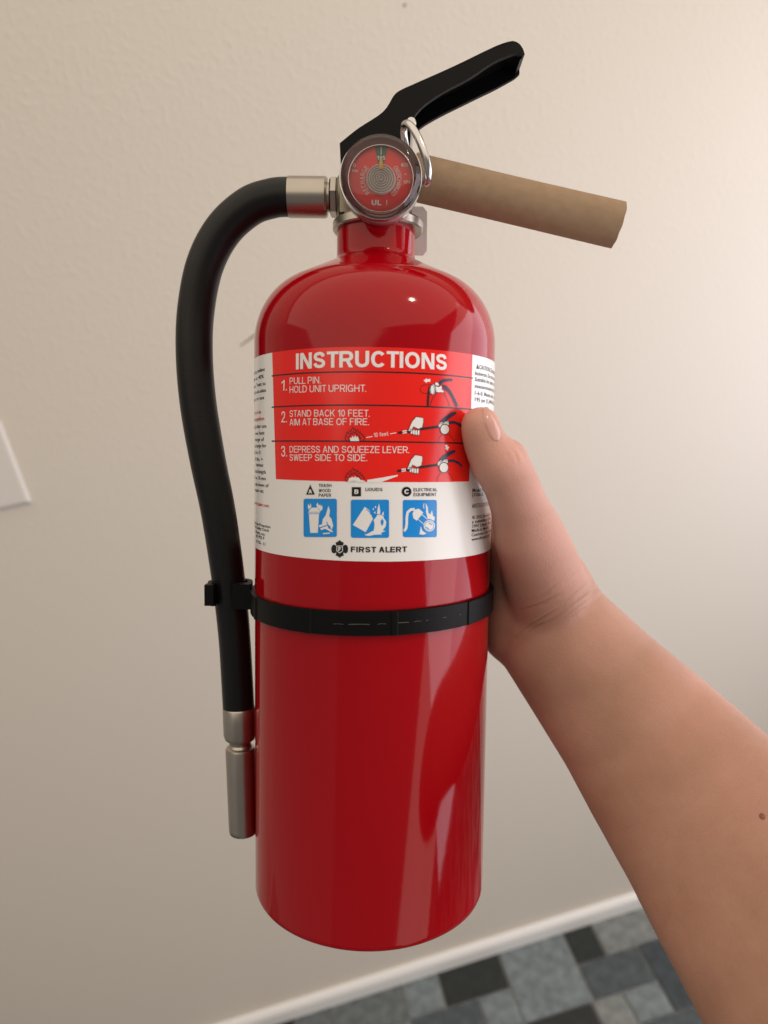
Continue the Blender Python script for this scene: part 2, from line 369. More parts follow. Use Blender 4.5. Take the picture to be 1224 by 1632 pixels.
bm = bmesh.new()
prof = [(0.01, 12.5), (30, 12.0), (51.5, 11.0), (53.0, 11.2), (53.7, 11.8), (54, 12.8), (54, 14)]
prof += [(54, z) for z in (20, 60, 100, 140, 180, 220, 250, 262)]
for t in range(1, 17):                                   # torispherical shoulder
    a = t/16*math.radians(66); prof.append((27 + 27*math.cos(a) - 0.0, 262 + 31*math.sin(a)))
prof += [(34.0, 292.2), (29.0, 294.6), (24.5, 296.8), (20.8, 298.6), (18.6, 299.8), (17.7, 301.0), (17.5, 302.6), (17.5, 314.5)]
lathe(bm, prof, 160, 'Z'); tank = part('tank', bm, M['red'], sharp=40)
bm = bmesh.new()
lathe(bm, [(17.6, 312.9), (19.6, 313.0), (20.2, 313.7), (20.2, 316.6), (19.5, 317.5), (12, 317.8)], 96, 'Z', (0.8, 0, 0)); part('neck_ring', bm, M['steel'], sharp=30)

# valve
bm = bmesh.new()
box(bm, (-15.5, -13.5, 317.6), (15.5, 13.5, 336)); bevel(bm, 3.0, 3)
lathe(bm, [(8.2, -17.5), (9.5, -16.5), (9.5, -8)], 40, 'X', (0, 0, 328))
lathe(bm, [(12.0, -18.5), (13.5, -17.6), (13.5, -11), (12.0, -9)], 72, 'Y', (2.1, 0, 327.4))
box(bm, (-12.0, -7.5, 334), (13.0, 7.5, 349)); valve = part('valve', bm, M['valve'], sharp=30)

# lever handle: an inverted channel
top = [(-15.9, 347), (-8, 353.2), (2.5, 360.1), (7.2, 367), (10.5, 369.4), (15.4, 371.6), (32.6, 379.2), (48.1, 386.6), (55.9, 389.8), (58.4, 390.3), (60.6, 389.8), (62.3, 388.4), (63.3, 386.5)]
low = [(62.3, 385.0), (59.2, 385.6), (54.4, 383.5), (48.2, 380.4), (39.7, 374.7), (28.0, 368.5), (20.2, 363.2), (16.4, 359.2), (14.6, 353), (14.0, 338), (-15.4, 338)]
bm = bmesh.new()
far = [(63.4, 384.6), (61.6, 383.4), (57.5, 381.8), (50.5, 378.6), (39.7, 373.4), (28.0, 367.6), (20.2, 363.0)] + low[7:]
top_s = catmull(top, 4); low = catmull(low[:8], 4)[:-1] + low[7:]; far = catmull(far[:8], 4)[:-1] + far[7:]
prism(bm, top_s+low, -11, -8.6); prism(bm, top_s+far, 8.6, 11)
inner = [(x*0.995-(0.4 if i < 9 else 1.6), z-2.2) for i, (x, z) in enumerate(top)]
prism(bm, top[1:] + inner[:0:-1], -8.7, 8.7)
bevel(bm, 0.7, 2, 30)
for v in bm.verts:
    if v.co.x > 50: v.co.y *= math.sqrt(max(0.05, 1-((v.co.x-50)/14.5)**2*0.72))
part('lever', bm, M['plastic'], sharp=35)

# carry handle: a kraft tube
bm = bmesh.new(); a = Vector((16, 3, 338.6)); b = Vector((108.3, 0, 317.6)); n = 64; rings = []
t = (b-a).normalized(); s = Vector((0, 1, 0)); s = (s-t*s.dot(t)).normalized(); u = s.cross(t)
for k, (f, r) in enumerate([(0, 10.0), (.2, 10.0), (.4, 10.0), (.6, 10.0), (.8, 10.0), (.97, 10.0), (1, 10.0), (1, 9.0), (.97, 8.9), (0, 8.9)]):
    ring = []
    for i in range(n):
        an = 2*math.pi*i/n
        rr = r*(1+0.010*math.sin(2*an+f*5)+0.006*math.sin(5*an+3*f))
        ff = f + (0.0015*math.sin(2*an+.6)+0.0012*math.sin(9*an+1) if f > 0.99 else 0)
        ring.append(bm.verts.new(a+(b-a)*ff + s*rr*math.cos(an)*0.96 + u*rr*math.sin(an)))
    rings.append(ring)
for p, q in zip(rings, rings[1:]+rings[:1]):
    for i in range(n): bm.faces.new((p[i], p[(i+1) % n], q[(i+1) % n], q[i]))
tag(part('carry_handle', bm, M['kraft'], sharp=50), 'brown kraft paper tube round the lower handle')

# tab behind the neck
bm = bmesh.new(); prism(bm, [(10, 330.2), (21.6, 330.4), (23.6, 328.0), (23.8, 310.2), (22.2, 308.2), (10, 308.2)], 17.2, 18.6); bevel(bm, 0.4, 2)
part('hang_tab', bm, M['tab'], sharp=30)

# hose
hp = [(-36, 0, 328.1), (-39.0, 0, 328.1), (-46.5, 0, 327.4), (-57.0, 0, 323.6), (-68.8, 1, 313.6), (-77.3, 2, 298.6), (-81.8, 3, 279.2), (-82.8, 3, 259.6), (-81.3, 3, 237.0), (-77.2, 3, 211.3), (-72.6, 3, 188.2), (-69.1, 3, 164.9), (-66.6, 3, 144.2), (-64.8, 3, 123.3), (-63.2, 3, 92.5), (-62.6, 3, 82)]
bm = bmesh.new(); pts = spline(hp, 70)
tube(bm, pts, [8.3-0.9*min(1, max(0, (i-595)/315)) + (0.008*math.sin(i*1.25) if 70 < i < 1040 else 0) for i in range(len(pts))], 40); hose = part('hose', bm, M['rubber'], sharp=50)
bm = bmesh.new(); lathe(bm, [(8.0, -39.4), (8.75, -39.2), (8.75, -22.8), (8.2, -21.9), (6.2, -21.9), (6.2, -16.5)], 64, 'X', (0, 0, 328.1))
part('ferrule', bm, M['steel'], hose, sharp=30)
bm = bmesh.new(); lathe(bm, [(7.4, -20.9), (8.6, -20.2), (8.6, -17.9), (7.4, -17.2)], 6, 'X', (0, 0, 328.1)); bevel(bm, 0.3, 1)
part('nut', bm, M['steel'], hose, smooth=False)
# nozzle
bm = bmesh.new(); nz = [(7.4, 93.2), (7.75, 92.6), (7.75, 79.6), (7.1, 77.6), (5.4, 76.4), (5.1, 75.0), (5.6, 73.9), (6.7, 73.2), (7.1, 72.0), (6.75, 33), (6.6, 31.2), (6.3, 30.8), (3.4, 30.9), (3.2, 36)]
lathe(bm, nz, 64, 'Z')
for v in bm.verts:
    v.co.x += -63.0 + (93-v.co.z)*0.028; v.co.y += 3.0
part('nozzle', bm, M['steel'], sharp=32)

# strap round the tank with its hose clip
bm = bmesh.new(); n = 720; rings = [[], [], [], []]
for i in range(n):
    a = 2*math.pi*i/n
    rib = 0.0
    for ra in (math.radians(-116), math.radians(-80), math.radians(-43), math.radians(-153)):
        if abs(math.atan2(math.sin(a-ra), math.cos(a-ra))) < 0.020: rib = 0.55
    zc = 148.2 + 0.022*math.cos(a)*R + 0.1*math.sin(a)
    for k, (r, dz) in enumerate(((R+0.05, -4.9), (R+2.0+rib, -4.8), (R+2.0+rib, 4.8), (R+0.05, 4.9))):
        rings[k].append(bm.verts.new((r*math.cos(a), r*math.sin(a), zc+dz)))
for k in range(4):
    p, q = rings[k], rings[(k+1) % 4]
    for i in range(n): bm.faces.new((p[i], p[(i+1) % n], q[(i+1) % n], q[i]))
bevel(bm, 0.45, 2, 50); strap = part('strap', bm, M['plastic'], sharp=40)
bm = bmesh.new(); cxy = (-66.8, 3.0); arc = []
for i in range(29):
    a = math.radians(-50 + 280*i/28); arc.append((math.cos(a), math.sin(a)))
ri, ro = 8.2, 10.4
loop = [(cxy[0]+ro*c, cxy[1]+ro*s_) for c, s_ in arc] + [(cxy[0]+ri*c, cxy[1]+ri*s_) for c, s_ in arc[::-1]]
a0 = [bm.verts.new((x, y, 143.2)) for x, y in loop]; a1 = [bm.verts.new((x, y, 153.6)) for x, y in loop]; n = len(loop)
for i in range(n): bm.faces.new((a0[i], a1[i], a1[(i+1) % n], a0[(i+1) % n]))
h = len(arc)
for i in range(h-1):
    for q in (a0, a1): bm.faces.new((q[i], q[i+1], q[n-2-i], q[n-1-i]))
box(bm, (-63.5, -8.8, 142.8), (-55.3, -4.0, 154.4)); box(bm, (-76.5, -7.6, 144.0), (-72.4, -2.6, 153.6))
bevel(bm, 0.5, 2, 40); part('hose_clip', bm, M['plastic'], strap, sharp=35)

bm = bmesh.new(); sq = []
for u0, u1, w0 in ((-14, -10, .1), (-8, 0, .14), (3, 6, .1), (8, 15, .16), (17, 20, .1), (22, 39, .12)):
    a = [(u0, 0), ((u0+u1)/2, .12), (u1, 0)]
    V, F = stroke2(a, w0, False); vs = []
    for x, z in V:
        th = x/R; vs.append(bm.verts.new(((R+2.06)*math.sin(th), -(R+2.06)*math.cos(th), 148.0+0.022*math.sin(th)*R+z+0.012*x)))
    for f in F: bm.faces.new([vs[i] for i in f])
sc_ = part('scuff', bm, M['scuff'], strap); sc_['kind'] = 'stuff'

# safety pin with its pull ring
pin = Vector((14.4, -12.5, 352.2))
bm = bmesh.new(); tube(bm, [Vector((14.4, 10, 352.2)), Vector((14.4, -13, 352.2)), Vector((14.4, -20, 351.6)), Vector((14.4, -21.5, 352.0))], [1.6, 1.6, 2.2, 1.7], 16)
spin = part('safety_pin', bm, M['chrome'], sharp=50)
bm = bmesh.new(); c = Vector((16.4, -23.0, 338.3)); e1 = Vector((4.8, -1.0, -11.6)); e2 = Vector((1.9, -5.5, 1.4))
tube(bm, [c + e1*math.cos(2*math.pi*i/64) + e2*math.sin(2*math.pi*i/64) for i in range(64)], 1.6, 16, closed=True)
part('pull_ring', bm, M['chrome'], spin)

# ------------------------------------------------------------------ lettering
_jobs = []
def text_job(s, bold):
    cu = bpy.data.curves.new('t', 'FONT'); cu.body = s; cu.resolution_u = 2; cu.offset = bold; cu.fill_mode = 'FRONT'
    o = bpy.data.objects.new('t', cu); COL.objects.link(o); _jobs.append(o); return o
def job_mesh(o, dg):
    me = bpy.data.meshes.new_from_object(o.evaluated_get(dg))
    V = np.array([v.co[:2] for v in me.vertices], dtype=float).reshape(-1, 2); F = [tuple(p.vertices) for p in me.polygons]
    bpy.data.meshes.remove(me); return V, F


def glyph(ch, w):
    """one grotesque capital or figure of cap height 1 and stroke weight w: (list of pieces, width)"""
    W = dict(A=.72, B=.70, C=.74, D=.73, E=.62, F=.58, G=.76, H=.70, I=w, J=.5, K=.70, L=.56, M=.84, N=.72, O=.78, P=.66, Q=.78, R=.71, S=.66, T=.62, U=.70, V=.68, W=.96, X=.66, Y=.66, Z=.6, f=.36, t=.36, e=.56).get(ch, .54)
    if ch in '0123456789': W = .54 if ch != '1' else .34
    if ch in ".,'": W = w*1.05
    W = W + (w-.12)*0.5 if ch not in "I.,'" else W
    h = w/2; x0, x1, y0, y1 = h, W-h, h, 1-h; xm, ym = (x0+x1)/2, .5
    out = []
    q = lambda fx, fy: (x0+(x1-x0)*fx, y0+(y1-y0)*fy)
    def bar(a, b, c, d): out.append((np.array([(a, b), (c, b), (c, d), (a, d)]), [(0, 1, 2, 3)]))
    def dia(a, b, c, d, ww=None):
        e = (ww or w)*math.hypot(c-a, d-b)/abs(d-b)/2; out.append((np.array([(a-e, b), (a+e, b), (c+e, d), (c-e, d)]), [(0, 1, 2, 3)]))
    def path(pts, closed=False): out.append(stroke2(pts, w, closed))
    def arc(cx, cy, rx, ry, a0, a1, n=14):
        return [(cx+rx*abs(math.cos(t))**.94*math.copysign(1, math.cos(t)), cy+ry*abs(math.sin(t))**.94*math.copysign(1, math.sin(t))) for t in [math.radians(a0+(a1-a0)*i/n) for i in range(n+1)]]
    cw = w*.92
    if ch == 'A': e = w*.56; dia(e, 0, W/2-w*.12, 1); dia(W-e, 0, W/2+w*.12, 1); bar(W*.24, .25, W*.76, .25+cw)
    elif ch in 'BPR':
        bar(0, 0, w, 1); m_ = .54 if ch == 'B' else .46
        r = (y1-(m_-h*0))/2
        path([(x0, y1), (x1-r*.95, y1)] + arc(x1-r*.95, y1-r, r*.95, r, 90, -90, 10)[1:] + [(x0, m_)])
        if ch == 'B': r = (m_-y0)/2; path([(x0, m_), (x1-r, m_)] + arc(x1-r, m_-r, r, r, 90, -90, 10)[1:] + [(x0, y0)])
        if ch == 'R': dia(W-w*.6, 0, W*.56, m_)
    elif ch == 'C': path(arc(xm, ym, (x1-x0)/2, (y1-y0)/2, 38, 322, 26))
    elif ch == 'G': path(arc(xm, ym, (x1-x0)/2, (y1-y0)/2, 40, 325, 26)); bar(W-w, .0, W-w*.15, .5); bar(W*.55, .5-cw, W-w*.16, .5)
    elif ch == 'D': bar(0, 0, w, 1); path([(x0, y1), (x0+(x1-x0)*.4, y1)] + arc(x0+(x1-x0)*.4, ym, (x1-x0)*.6, (y1-y0)/2, 90, -90, 16)[1:] + [(x0, y0)])
    elif ch in 'EF':
        bar(0, 0, w, 1); bar(0, 1-cw, W, 1); bar(0, .5-cw*.4, W*.92, .5+cw*.6)
        if ch == 'E': bar(0, 0, W*1.01, cw)
    elif ch == 'H': bar(0, 0, w, 1); bar(W-w, 0, W, 1); bar(0, .5-cw*.4, W, .5+cw*.6)
    elif ch == 'I': bar(0, 0, w, 1)
    elif ch == 'K': bar(0, 0, w, 1); dia(w*1.0, .36, W-w*.7, 1); dia(W-w*.6, 0, W*.42, .62)
    elif ch == 'L': bar(0, 0, w, 1); bar(0, 0, W, cw)
    elif ch == 'M': bar(0, 0, w, 1); bar(W-w, 0, W, 1); dia(W/2, 0, w*.55, 1); dia(W/2, 0, W-w*.55, 1)
    elif ch == 'N': bar(0, 0, w, 1); bar(W-w, 0, W, 1); dia(W-w*.6, 0, w*.6, 1)
    elif ch in 'OQ':
        path(arc(xm, ym, (x1-x0)/2, (y1-y0)/2, 0, 360, 32)[:-1], True)
        if ch == 'Q': dia(W-w*.5, -.02, W*.58, .26)
    elif ch == 'S': path(catmull([q(.97, .76), q(.84, .94), q(.5, 1), q(.14, .93), q(.03, .76), q(.16, .59), q(.5, .51), q(.86, .42), q(1, .25), q(.86, .06), q(.5, 0), q(.14, .07), q(0, .26)]))
    elif ch == 'T': bar(0, 1-cw, W, 1); bar(W/2-h, 0, W/2+h, 1)
    elif ch == 'U': path([(x0, 1)] + arc(xm, y0+(x1-x0)/2, (x1-x0)/2, (x1-x0)/2, 180, 360, 14) + [(x1, 1)])
    elif ch == 'V': e = w*.56; dia(W/2-w*.1, 0, e, 1); dia(W/2+w*.1, 0, W-e, 1)
    elif ch == 'W': e = w*.56; dia(W*.27, 0, e, 1); dia(W*.27, 0, W/2, 1); dia(W*.73, 0, W/2, 1); dia(W*.73, 0, W-e, 1)
    elif ch == 'X': dia(w*.6, 0, W-w*.6, 1); dia(W-w*.6, 0, w*.6, 1)
    elif ch == 'Y': bar(W/2-h, 0, W/2+h, .45); dia(W/2, .4, w*.55, 1); dia(W/2, .4, W-w*.55, 1)
    elif ch == 'Z': bar(0, 0, W, cw); bar(0, 1-cw, W, 1); dia(w*.6, .02, W-w*.6, .98)
    elif ch == '0': path(arc(xm, ym, (x1-x0)/2, (y1-y0)/2, 0, 360, 28)[:-1], True)
    elif ch == '1': bar(W-w, 0, W, 1); path([(0, .74), (W*.35, .76), (W-w*.6, .94)])
    elif ch == '2': path(catmull([q(0, .68), q(.08, .88), q(.5, 1), q(.9, .9), q(.98, .7), q(.8, .47), q(.35, .22), q(.03, .02)])); bar(0, 0, W, cw)
    elif ch == '3': path(catmull([q(0, .76), q(.12, .94), q(.5, 1), q(.88, .93), q(.95, .76), q(.82, .58), q(.4, .53)])); path(catmull([q(.4, .53), q(.85, .46), q(1, .26), q(.88, .07), q(.5, 0), q(.12, .07), q(0, .27)]))
    elif ch == '4': bar(W*.62, 0, W*.62+w, 1); bar(0, .22, W, .22+cw); dia(w*.5, .24, W*.64, 1)
    elif ch == '5': bar(W*.16, 1-cw, W*.95, 1); dia(w*.6, .5, W*.22, 1); path(catmull([q(.02, .5), q(.4, .62), q(.85, .52), q(1, .3), q(.85, .06), q(.4, 0), q(0, .14)]))
    elif ch == '9': path(arc(xm, .68, (x1-x0)/2, .32-h, 0, 360, 20)[:-1], True); path(catmull([(x1, .68), (x1-.02, .35), (xm, y0), (x0, .16)]))
    elif ch == 'f': bar(W*.3, 0, W*.3+w, .8); path([(W*.3+h, .7)] + arc(W*.3+h+.2, .78, .2, .22-h, 180, 80, 8)); bar(0, .72-cw, W, .72)
    elif ch == 't': bar(W*.3, .1, W*.3+w, .95); path([(W*.3+h, .3)] + arc(W*.3+h+.2, .22, .2, .22-h, 180, 280, 8)); bar(0, .72-cw, W, .72)
    elif ch == 'e': path(arc(xm, .36, (x1-x0)/2, .36-h, 0, 325, 22)); bar(w*.5, .36-cw*.5, W-w*.3, .36+cw*.4)
    elif ch == '-': bar(0, 0, W, W)
    elif ch == '.': bar(0, 0, w*1.05, w*1.05)
    elif ch == "'": bar(0, .75, w*.8, 1)
    return out, W
GLYPHS = set("ABCDEFGHIKLMNOPQRSTUVWXYZ0123459.'fet")
def set_line(s_, w, gap=0.13, space=0.32):
    """a line of type set from the glyphs above: list of (verts, faces) from x = 0, cap height 1, and its length"""
    x = 0.0; out = []
    for ch in s_:
        if ch == ' ': x += space; continue
        g, W = glyph(ch, w)
        for k, (V, F) in enumerate(g): out.append((V + np.array((x, 0)), F, k))
        x += W + gap*(0.35 if ch in 'CLT' else 1.0)
    return out, x-gap

LABEL_POLYS = [
 ('pictogram#1','white',3,[(25.1,240.84),(26.98,240.64),(27.88,241.29),(28.44,240.64),(28.28,239.69),(29.31,239.18),(29.42,238.5),(25.77,238.39)]),
 ('pictogram#1','white',3,[(25.4,239.54),(25.36,238.95),(25.24,238.39),(25.03,237.93),(24.77,237.59),(24.46,237.41),(24.14,237.4),(23.83,237.55),(23.55,237.86),(23.34,238.3),(23.19,238.84),(23.14,239.43),(23.17,240.02),(23.29,240.57),(23.49,241.03),(23.75,241.37),(24.06,241.55),(24.38,241.57),(24.69,241.42),(24.97,241.11),(25.19,240.67),(25.34,240.13)]),
 ('pictogram#1','white',3,[(24.91,239.4),(24.88,238.87),(24.76,238.38),(24.57,237.97),(24.31,237.67),(24.02,237.5),(23.71,237.49),(23.41,237.63),(23.15,237.9),(22.94,238.3),(22.81,238.77),(22.76,239.3),(22.79,239.83),(22.91,240.32),(23.1,240.73),(23.35,241.03),(23.64,241.2),(23.94,241.21),(24.24,241.08),(24.51,240.8),(24.72,240.41),(24.86,239.93)]),
 ('pictogram#1','white',3,[(24.99,241.96),(25.69,242.45),(26.95,241.99),(26.97,240.94),(25.19,241.03)]),
 ('pictogram#1','navy',4,[(26.59,241.86),(27.15,243.02),(28.74,243.76),(31.59,244.16),(33.32,244.17),(33.5,243.15),(31.61,243.1),(29.7,242.72),(28.09,241.91),(27.42,241.27)]),
 ('pictogram#1','navy',4,[(28.24,241.58),(30.45,241.33),(32.69,239.56),(34.8,236.81),(36.74,234.04),(36.27,233.28),(35.31,233.46),(33.27,236.54),(31.23,238.91),(29.3,239.93)]),
 ('pictogram#1','white',3,[(20.13,242.69),(21.49,243.72),(21.42,243.16),(22.97,243.46),(22.99,242.42),(21.43,242.26),(21.53,241.75)]),
 ('pictogram#2','ink',3,[(10.01,222.79),(11.69,223.19),(11.79,222.07),(10.17,221.9)]),
 ('pictogram#2','white',3,[(11.81,223.19),(13.55,223.49),(13.65,222.41),(11.94,222.11)]),
 ('pictogram#2','ink',3,[(13.56,223.38),(14.93,223.7),(15.03,222.51),(13.69,222.29)]),
 ('pictogram#2','ink',3,[(18.73,224.46),(26.85,225.65),(27.14,224.67),(19.16,223.49)]),
 ('pictogram#2','white',4,[(14.03,223.24),(14.9,225.31),(15.67,227.01),(17.24,228.73),(18.66,228.59),(20.31,228.33),(20.34,226.76),(19.88,224.64),(18.13,224.0),(16.22,224.85),(15.76,223.72),(15.14,222.88)]),
 ('pictogram#2','white',5,[(14.88,223.93),(15.91,224.02),(15.9,222.3),(15.51,221.92),(15.03,222.21)]),
 ('pictogram#2','white',5,[(15.84,223.68),(16.88,223.78),(16.87,222.06),(16.47,221.67),(15.99,221.96)]),
 ('pictogram#2','white',5,[(16.8,223.52),(17.85,223.61),(17.84,221.89),(17.44,221.5),(16.95,221.79)]),
 ('pictogram#2','white',5,[(17.73,223.54),(18.79,223.64),(18.77,221.91),(18.37,221.52),(17.88,221.81)]),
 ('pictogram#2','white',3,[(27.07,226.0),(28.19,226.99),(31.75,227.68),(32.13,226.27),(31.32,225.17),(27.78,224.69),(26.95,225.12)]),
 ('pictogram#2','navy',5,[(27.72,227.43),(29.55,228.94),(32.91,230.79),(34.94,231.33),(36.01,231.19),(35.76,230.52),(33.45,229.27),(31.01,227.92),(31.33,226.71),(30.3,227.25),(29.14,226.45),(28.44,226.16)]),
 ('pictogram#2','navy',5,[(31.76,227.3),(34.52,227.78),(37.77,226.93),(41.01,225.09),(40.43,224.37),(37.24,225.94),(34.55,226.7),(32.03,226.27)]),
 ('pictogram#2','white',6,[(28.89,226.74),(28.84,226.58),(28.67,226.48),(28.47,226.48),(28.31,226.57),(28.24,226.72),(28.3,226.88),(28.46,226.98),(28.66,226.99),(28.83,226.9)]),
 ('pictogram#2','white',6,[(30.98,227.08),(30.92,226.92),(30.75,226.82),(30.54,226.81),(30.37,226.9),(30.31,227.06),(30.37,227.21),(30.53,227.32),(30.74,227.32),(30.91,227.23)]),
 ('pictogram#2','white',6,[(29.94,226.2),(29.88,226.04),(29.72,225.94),(29.52,225.94),(29.35,226.03),(29.28,226.18),(29.34,226.34),(29.5,226.44),(29.71,226.45),(29.88,226.36)]),
 ('pictogram#2','white',6,[(32.28,224.24),(32.2,223.67),(31.93,223.13),(31.51,222.69),(30.97,222.36),(30.36,222.18),(29.72,222.17),(29.11,222.31),(28.58,222.61),(28.16,223.04),(27.89,223.55),(27.79,224.12),(27.87,224.69),(28.11,225.22),(28.51,225.67),(29.03,225.99),(29.63,226.17),(30.26,226.19),(30.88,226.05),(31.44,225.76),(31.88,225.33),(32.17,224.81)]),
 ('pictogram#3','ink',3,[(9.83,208.11),(11.52,208.49),(11.61,207.37),(9.99,207.2)]),
 ('pictogram#3','white',3,[(11.63,208.5),(13.38,208.77),(13.48,207.68),(11.77,207.4)]),
 ('pictogram#3','ink',3,[(13.39,208.66),(14.76,208.97),(14.86,207.76),(13.52,207.56)]),
 ('pictogram#3','ink',3,[(18.58,209.67),(26.71,210.7),(27.01,209.7),(19.0,208.69)]),
 ('pictogram#3','white',4,[(13.86,208.51),(14.74,210.59),(15.5,212.29),(17.08,214.01),(18.5,213.83),(20.16,213.55),(20.19,211.96),(19.73,209.83),(17.97,209.21),(16.06,210.11),(15.6,208.97),(14.97,208.14)]),
 ('pictogram#3','white',5,[(14.72,209.19),(15.75,209.28),(15.74,207.54),(15.35,207.16),(14.86,207.46)]),
 ('pictogram#3','white',5,[(15.68,208.94),(16.72,209.02),(16.71,207.28),(16.31,206.9),(15.82,207.2)]),
 ('pictogram#3','white',5,[(16.64,208.75),(17.69,208.83),(17.68,207.09),(17.28,206.71),(16.79,207.01)]),
 ('pictogram#3','white',5,[(17.57,208.76),(18.63,208.84),(18.62,207.09),(18.22,206.71),(17.72,207.02)]),
 ('pictogram#3','white',3,[(26.93,211.04),(28.06,212.01),(31.62,212.61),(32.0,211.18),(31.19,210.1),(27.65,209.7),(26.82,210.16)]),
 ('pictogram#3','navy',5,[(27.59,212.47),(29.42,213.94),(32.79,215.71),(34.83,216.19),(35.89,216.01),(35.64,215.35),(33.33,214.17),(30.88,212.87),(31.2,211.64),(30.17,212.21),(29.01,211.44),(28.31,211.17)]),
 ('pictogram#3','navy',5,[(31.63,212.22),(34.4,212.51),(37.66,211.47),(39.76,210.01),(39.55,209.23),(37.13,210.61),(34.43,211.46),(31.9,211.18)]),
 ('pictogram#3','white',6,[(28.76,211.74),(28.71,211.59),(28.54,211.49),(28.34,211.49),(28.18,211.58),(28.11,211.74),(28.17,211.9),(28.33,212.0),(28.53,212.0),(28.7,211.9)]),
 ('pictogram#3','white',6,[(30.85,212.02),(30.79,211.86),(30.63,211.77),(30.42,211.77),(30.25,211.86),(30.18,212.02),(30.24,212.18),(30.41,212.28),(30.61,212.28),(30.79,212.18)]),
 ('pictogram#3','white',6,[(29.82,211.17),(29.76,211.01),(29.59,210.91),(29.39,210.91),(29.22,211.01),(29.15,211.17),(29.21,211.33),(29.38,211.43),(29.58,211.43),(29.75,211.33)]),
 ('pictogram#3','white',6,[(32.15,209.13),(32.07,208.55),(31.81,208.02),(31.39,207.58),(30.85,207.27),(30.23,207.11),(29.59,207.11),(28.98,207.27),(28.45,207.59),(28.03,208.03),(27.76,208.56),(27.66,209.13),(27.74,209.7),(27.98,210.23),(28.38,210.67),(28.9,210.98),(29.5,211.15),(30.14,211.15),(30.76,210.99),(31.31,210.68),(31.75,210.24),(32.04,209.71)]),
 ('pictogram#3','white',3,[(30.28,217.87),(31.24,218.27),(31.75,217.31),(32.54,217.44),(31.59,215.88),(30.21,216.71),(30.88,216.91)]),
 ('pictogram#3','white',3,[(10.12,206.23),(10.24,205.77),(3.51,203.28),(-1.57,203.11),(-1.58,204.16),(4.24,205.13)]),
 ('pictogram#2','white',4,[(-8.23,219.02),(-8.4,220.4),(-7.71,220.14),(-7.41,221.08),(-6.95,220.26),(-6.27,221.27),(-5.96,220.27),(-5.36,220.91),(-4.82,219.05)]),
 ('pictogram#3','white',4,[(-8.1,203.34),(-8.27,204.74),(-7.57,204.48),(-7.28,205.43),(-6.81,204.61),(-6.14,205.64),(-5.82,204.62),(-5.22,205.27),(-4.67,203.4)]),
 ('pictogram#3','white',4,[(-8.99,203.33),(-8.73,204.58),(-8.04,204.97),(-4.91,205.01),(-4.04,204.09),(-2.71,203.84),(-2.14,203.33)]),
 ('class_symbol#1','black',2,[(-24.95,201.88),(-26.9,197.82),(-22.8,197.97)]),
 ('class_symbol#2','black',2,[(-7.53,201.29),(-3.92,201.36),(-3.89,197.79),(-7.5,197.72)]),
 ('class_symbol#3','black',2,[(15.85,199.72),(15.81,199.29),(15.67,198.88),(15.43,198.52),(15.12,198.22),(14.74,197.99),(14.32,197.85),(13.87,197.81),(13.43,197.85),(13.01,198.0),(12.63,198.23),(12.31,198.53),(12.07,198.89),(11.92,199.3),(11.86,199.72),(11.91,200.15),(12.05,200.55),(12.28,200.92),(12.58,201.22),(12.96,201.45),(13.37,201.59),(13.82,201.64),(14.26,201.59),(14.69,201.45),(15.07,201.22),(15.39,200.91),(15.64,200.55),(15.8,200.14)]),
 ('fire_class_picture#1','blue',2,[(-14.25,196.65),(-13.94,196.6),(-13.68,196.44),(-13.5,196.2),(-13.44,195.9),(-13.35,182.47),(-13.4,182.17),(-13.58,181.92),(-13.84,181.74),(-14.15,181.67),(-27.07,180.96),(-27.43,181.0),(-27.75,181.15),(-27.95,181.39),(-28.03,181.69),(-28.08,195.38),(-28.01,195.69),(-27.8,195.95),(-27.49,196.13),(-27.13,196.21)]),
 ('fire_class_picture#2','blue',2,[(6.18,196.61),(6.48,196.55),(6.73,196.38),(6.9,196.14),(6.96,195.84),(7.13,182.51),(7.07,182.22),(6.91,181.97),(6.66,181.8),(6.37,181.74),(-6.97,181.57),(-7.27,181.63),(-7.52,181.79),(-7.69,182.03),(-7.76,182.32),(-7.87,195.66),(-7.81,195.95),(-7.65,196.2),(-7.4,196.37),(-7.1,196.44)]),
 ('fire_class_picture#3','blue',2,[(26.0,196.37),(26.35,196.3),(26.65,196.13),(26.85,195.87),(26.93,195.57),(27.21,182.28),(27.15,181.98),(26.95,181.73),(26.65,181.57),(26.3,181.53),(13.41,181.92),(13.11,181.98),(12.85,182.16),(12.67,182.41),(12.6,182.71),(12.41,195.75),(12.47,196.04),(12.64,196.29),(12.89,196.46),(13.2,196.51)]),
 ('fire_class_picture#1','white',3,[(-25.47,190.18),(-20.9,190.39),(-21.4,182.92),(-24.81,182.73)]),
 ('fire_class_picture#1','white',3,[(-25.82,190.79),(-20.52,191.03),(-20.63,190.64),(-25.65,190.41)]),
 ('fire_class_picture#1','white',3,[(-25.71,191.0),(-25.25,191.85),(-24.0,192.78),(-21.78,192.87),(-20.8,192.04),(-20.47,191.23)]),
 ('fire_class_picture#1','white',3,[(-25.71,191.97),(-26.0,193.18),(-25.72,194.41),(-25.25,193.21),(-24.69,194.55),(-24.34,192.86)]),
 ('fire_class_picture#1','white',3,[(-21.73,192.97),(-22.11,193.93),(-21.57,194.92),(-21.02,193.63),(-20.54,194.28),(-20.16,193.52),(-19.52,193.93),(-19.4,192.38),(-20.41,191.38),(-20.8,192.33)]),
 ('fire_class_picture#1','white',3,[(-19.58,186.08),(-19.27,188.37),(-18.02,190.02),(-16.84,193.78),(-16.26,191.87),(-16.56,189.79),(-15.52,188.52),(-14.89,185.89),(-15.59,184.31),(-16.02,185.75),(-16.95,186.39),(-17.48,187.72),(-18.41,185.84)]),
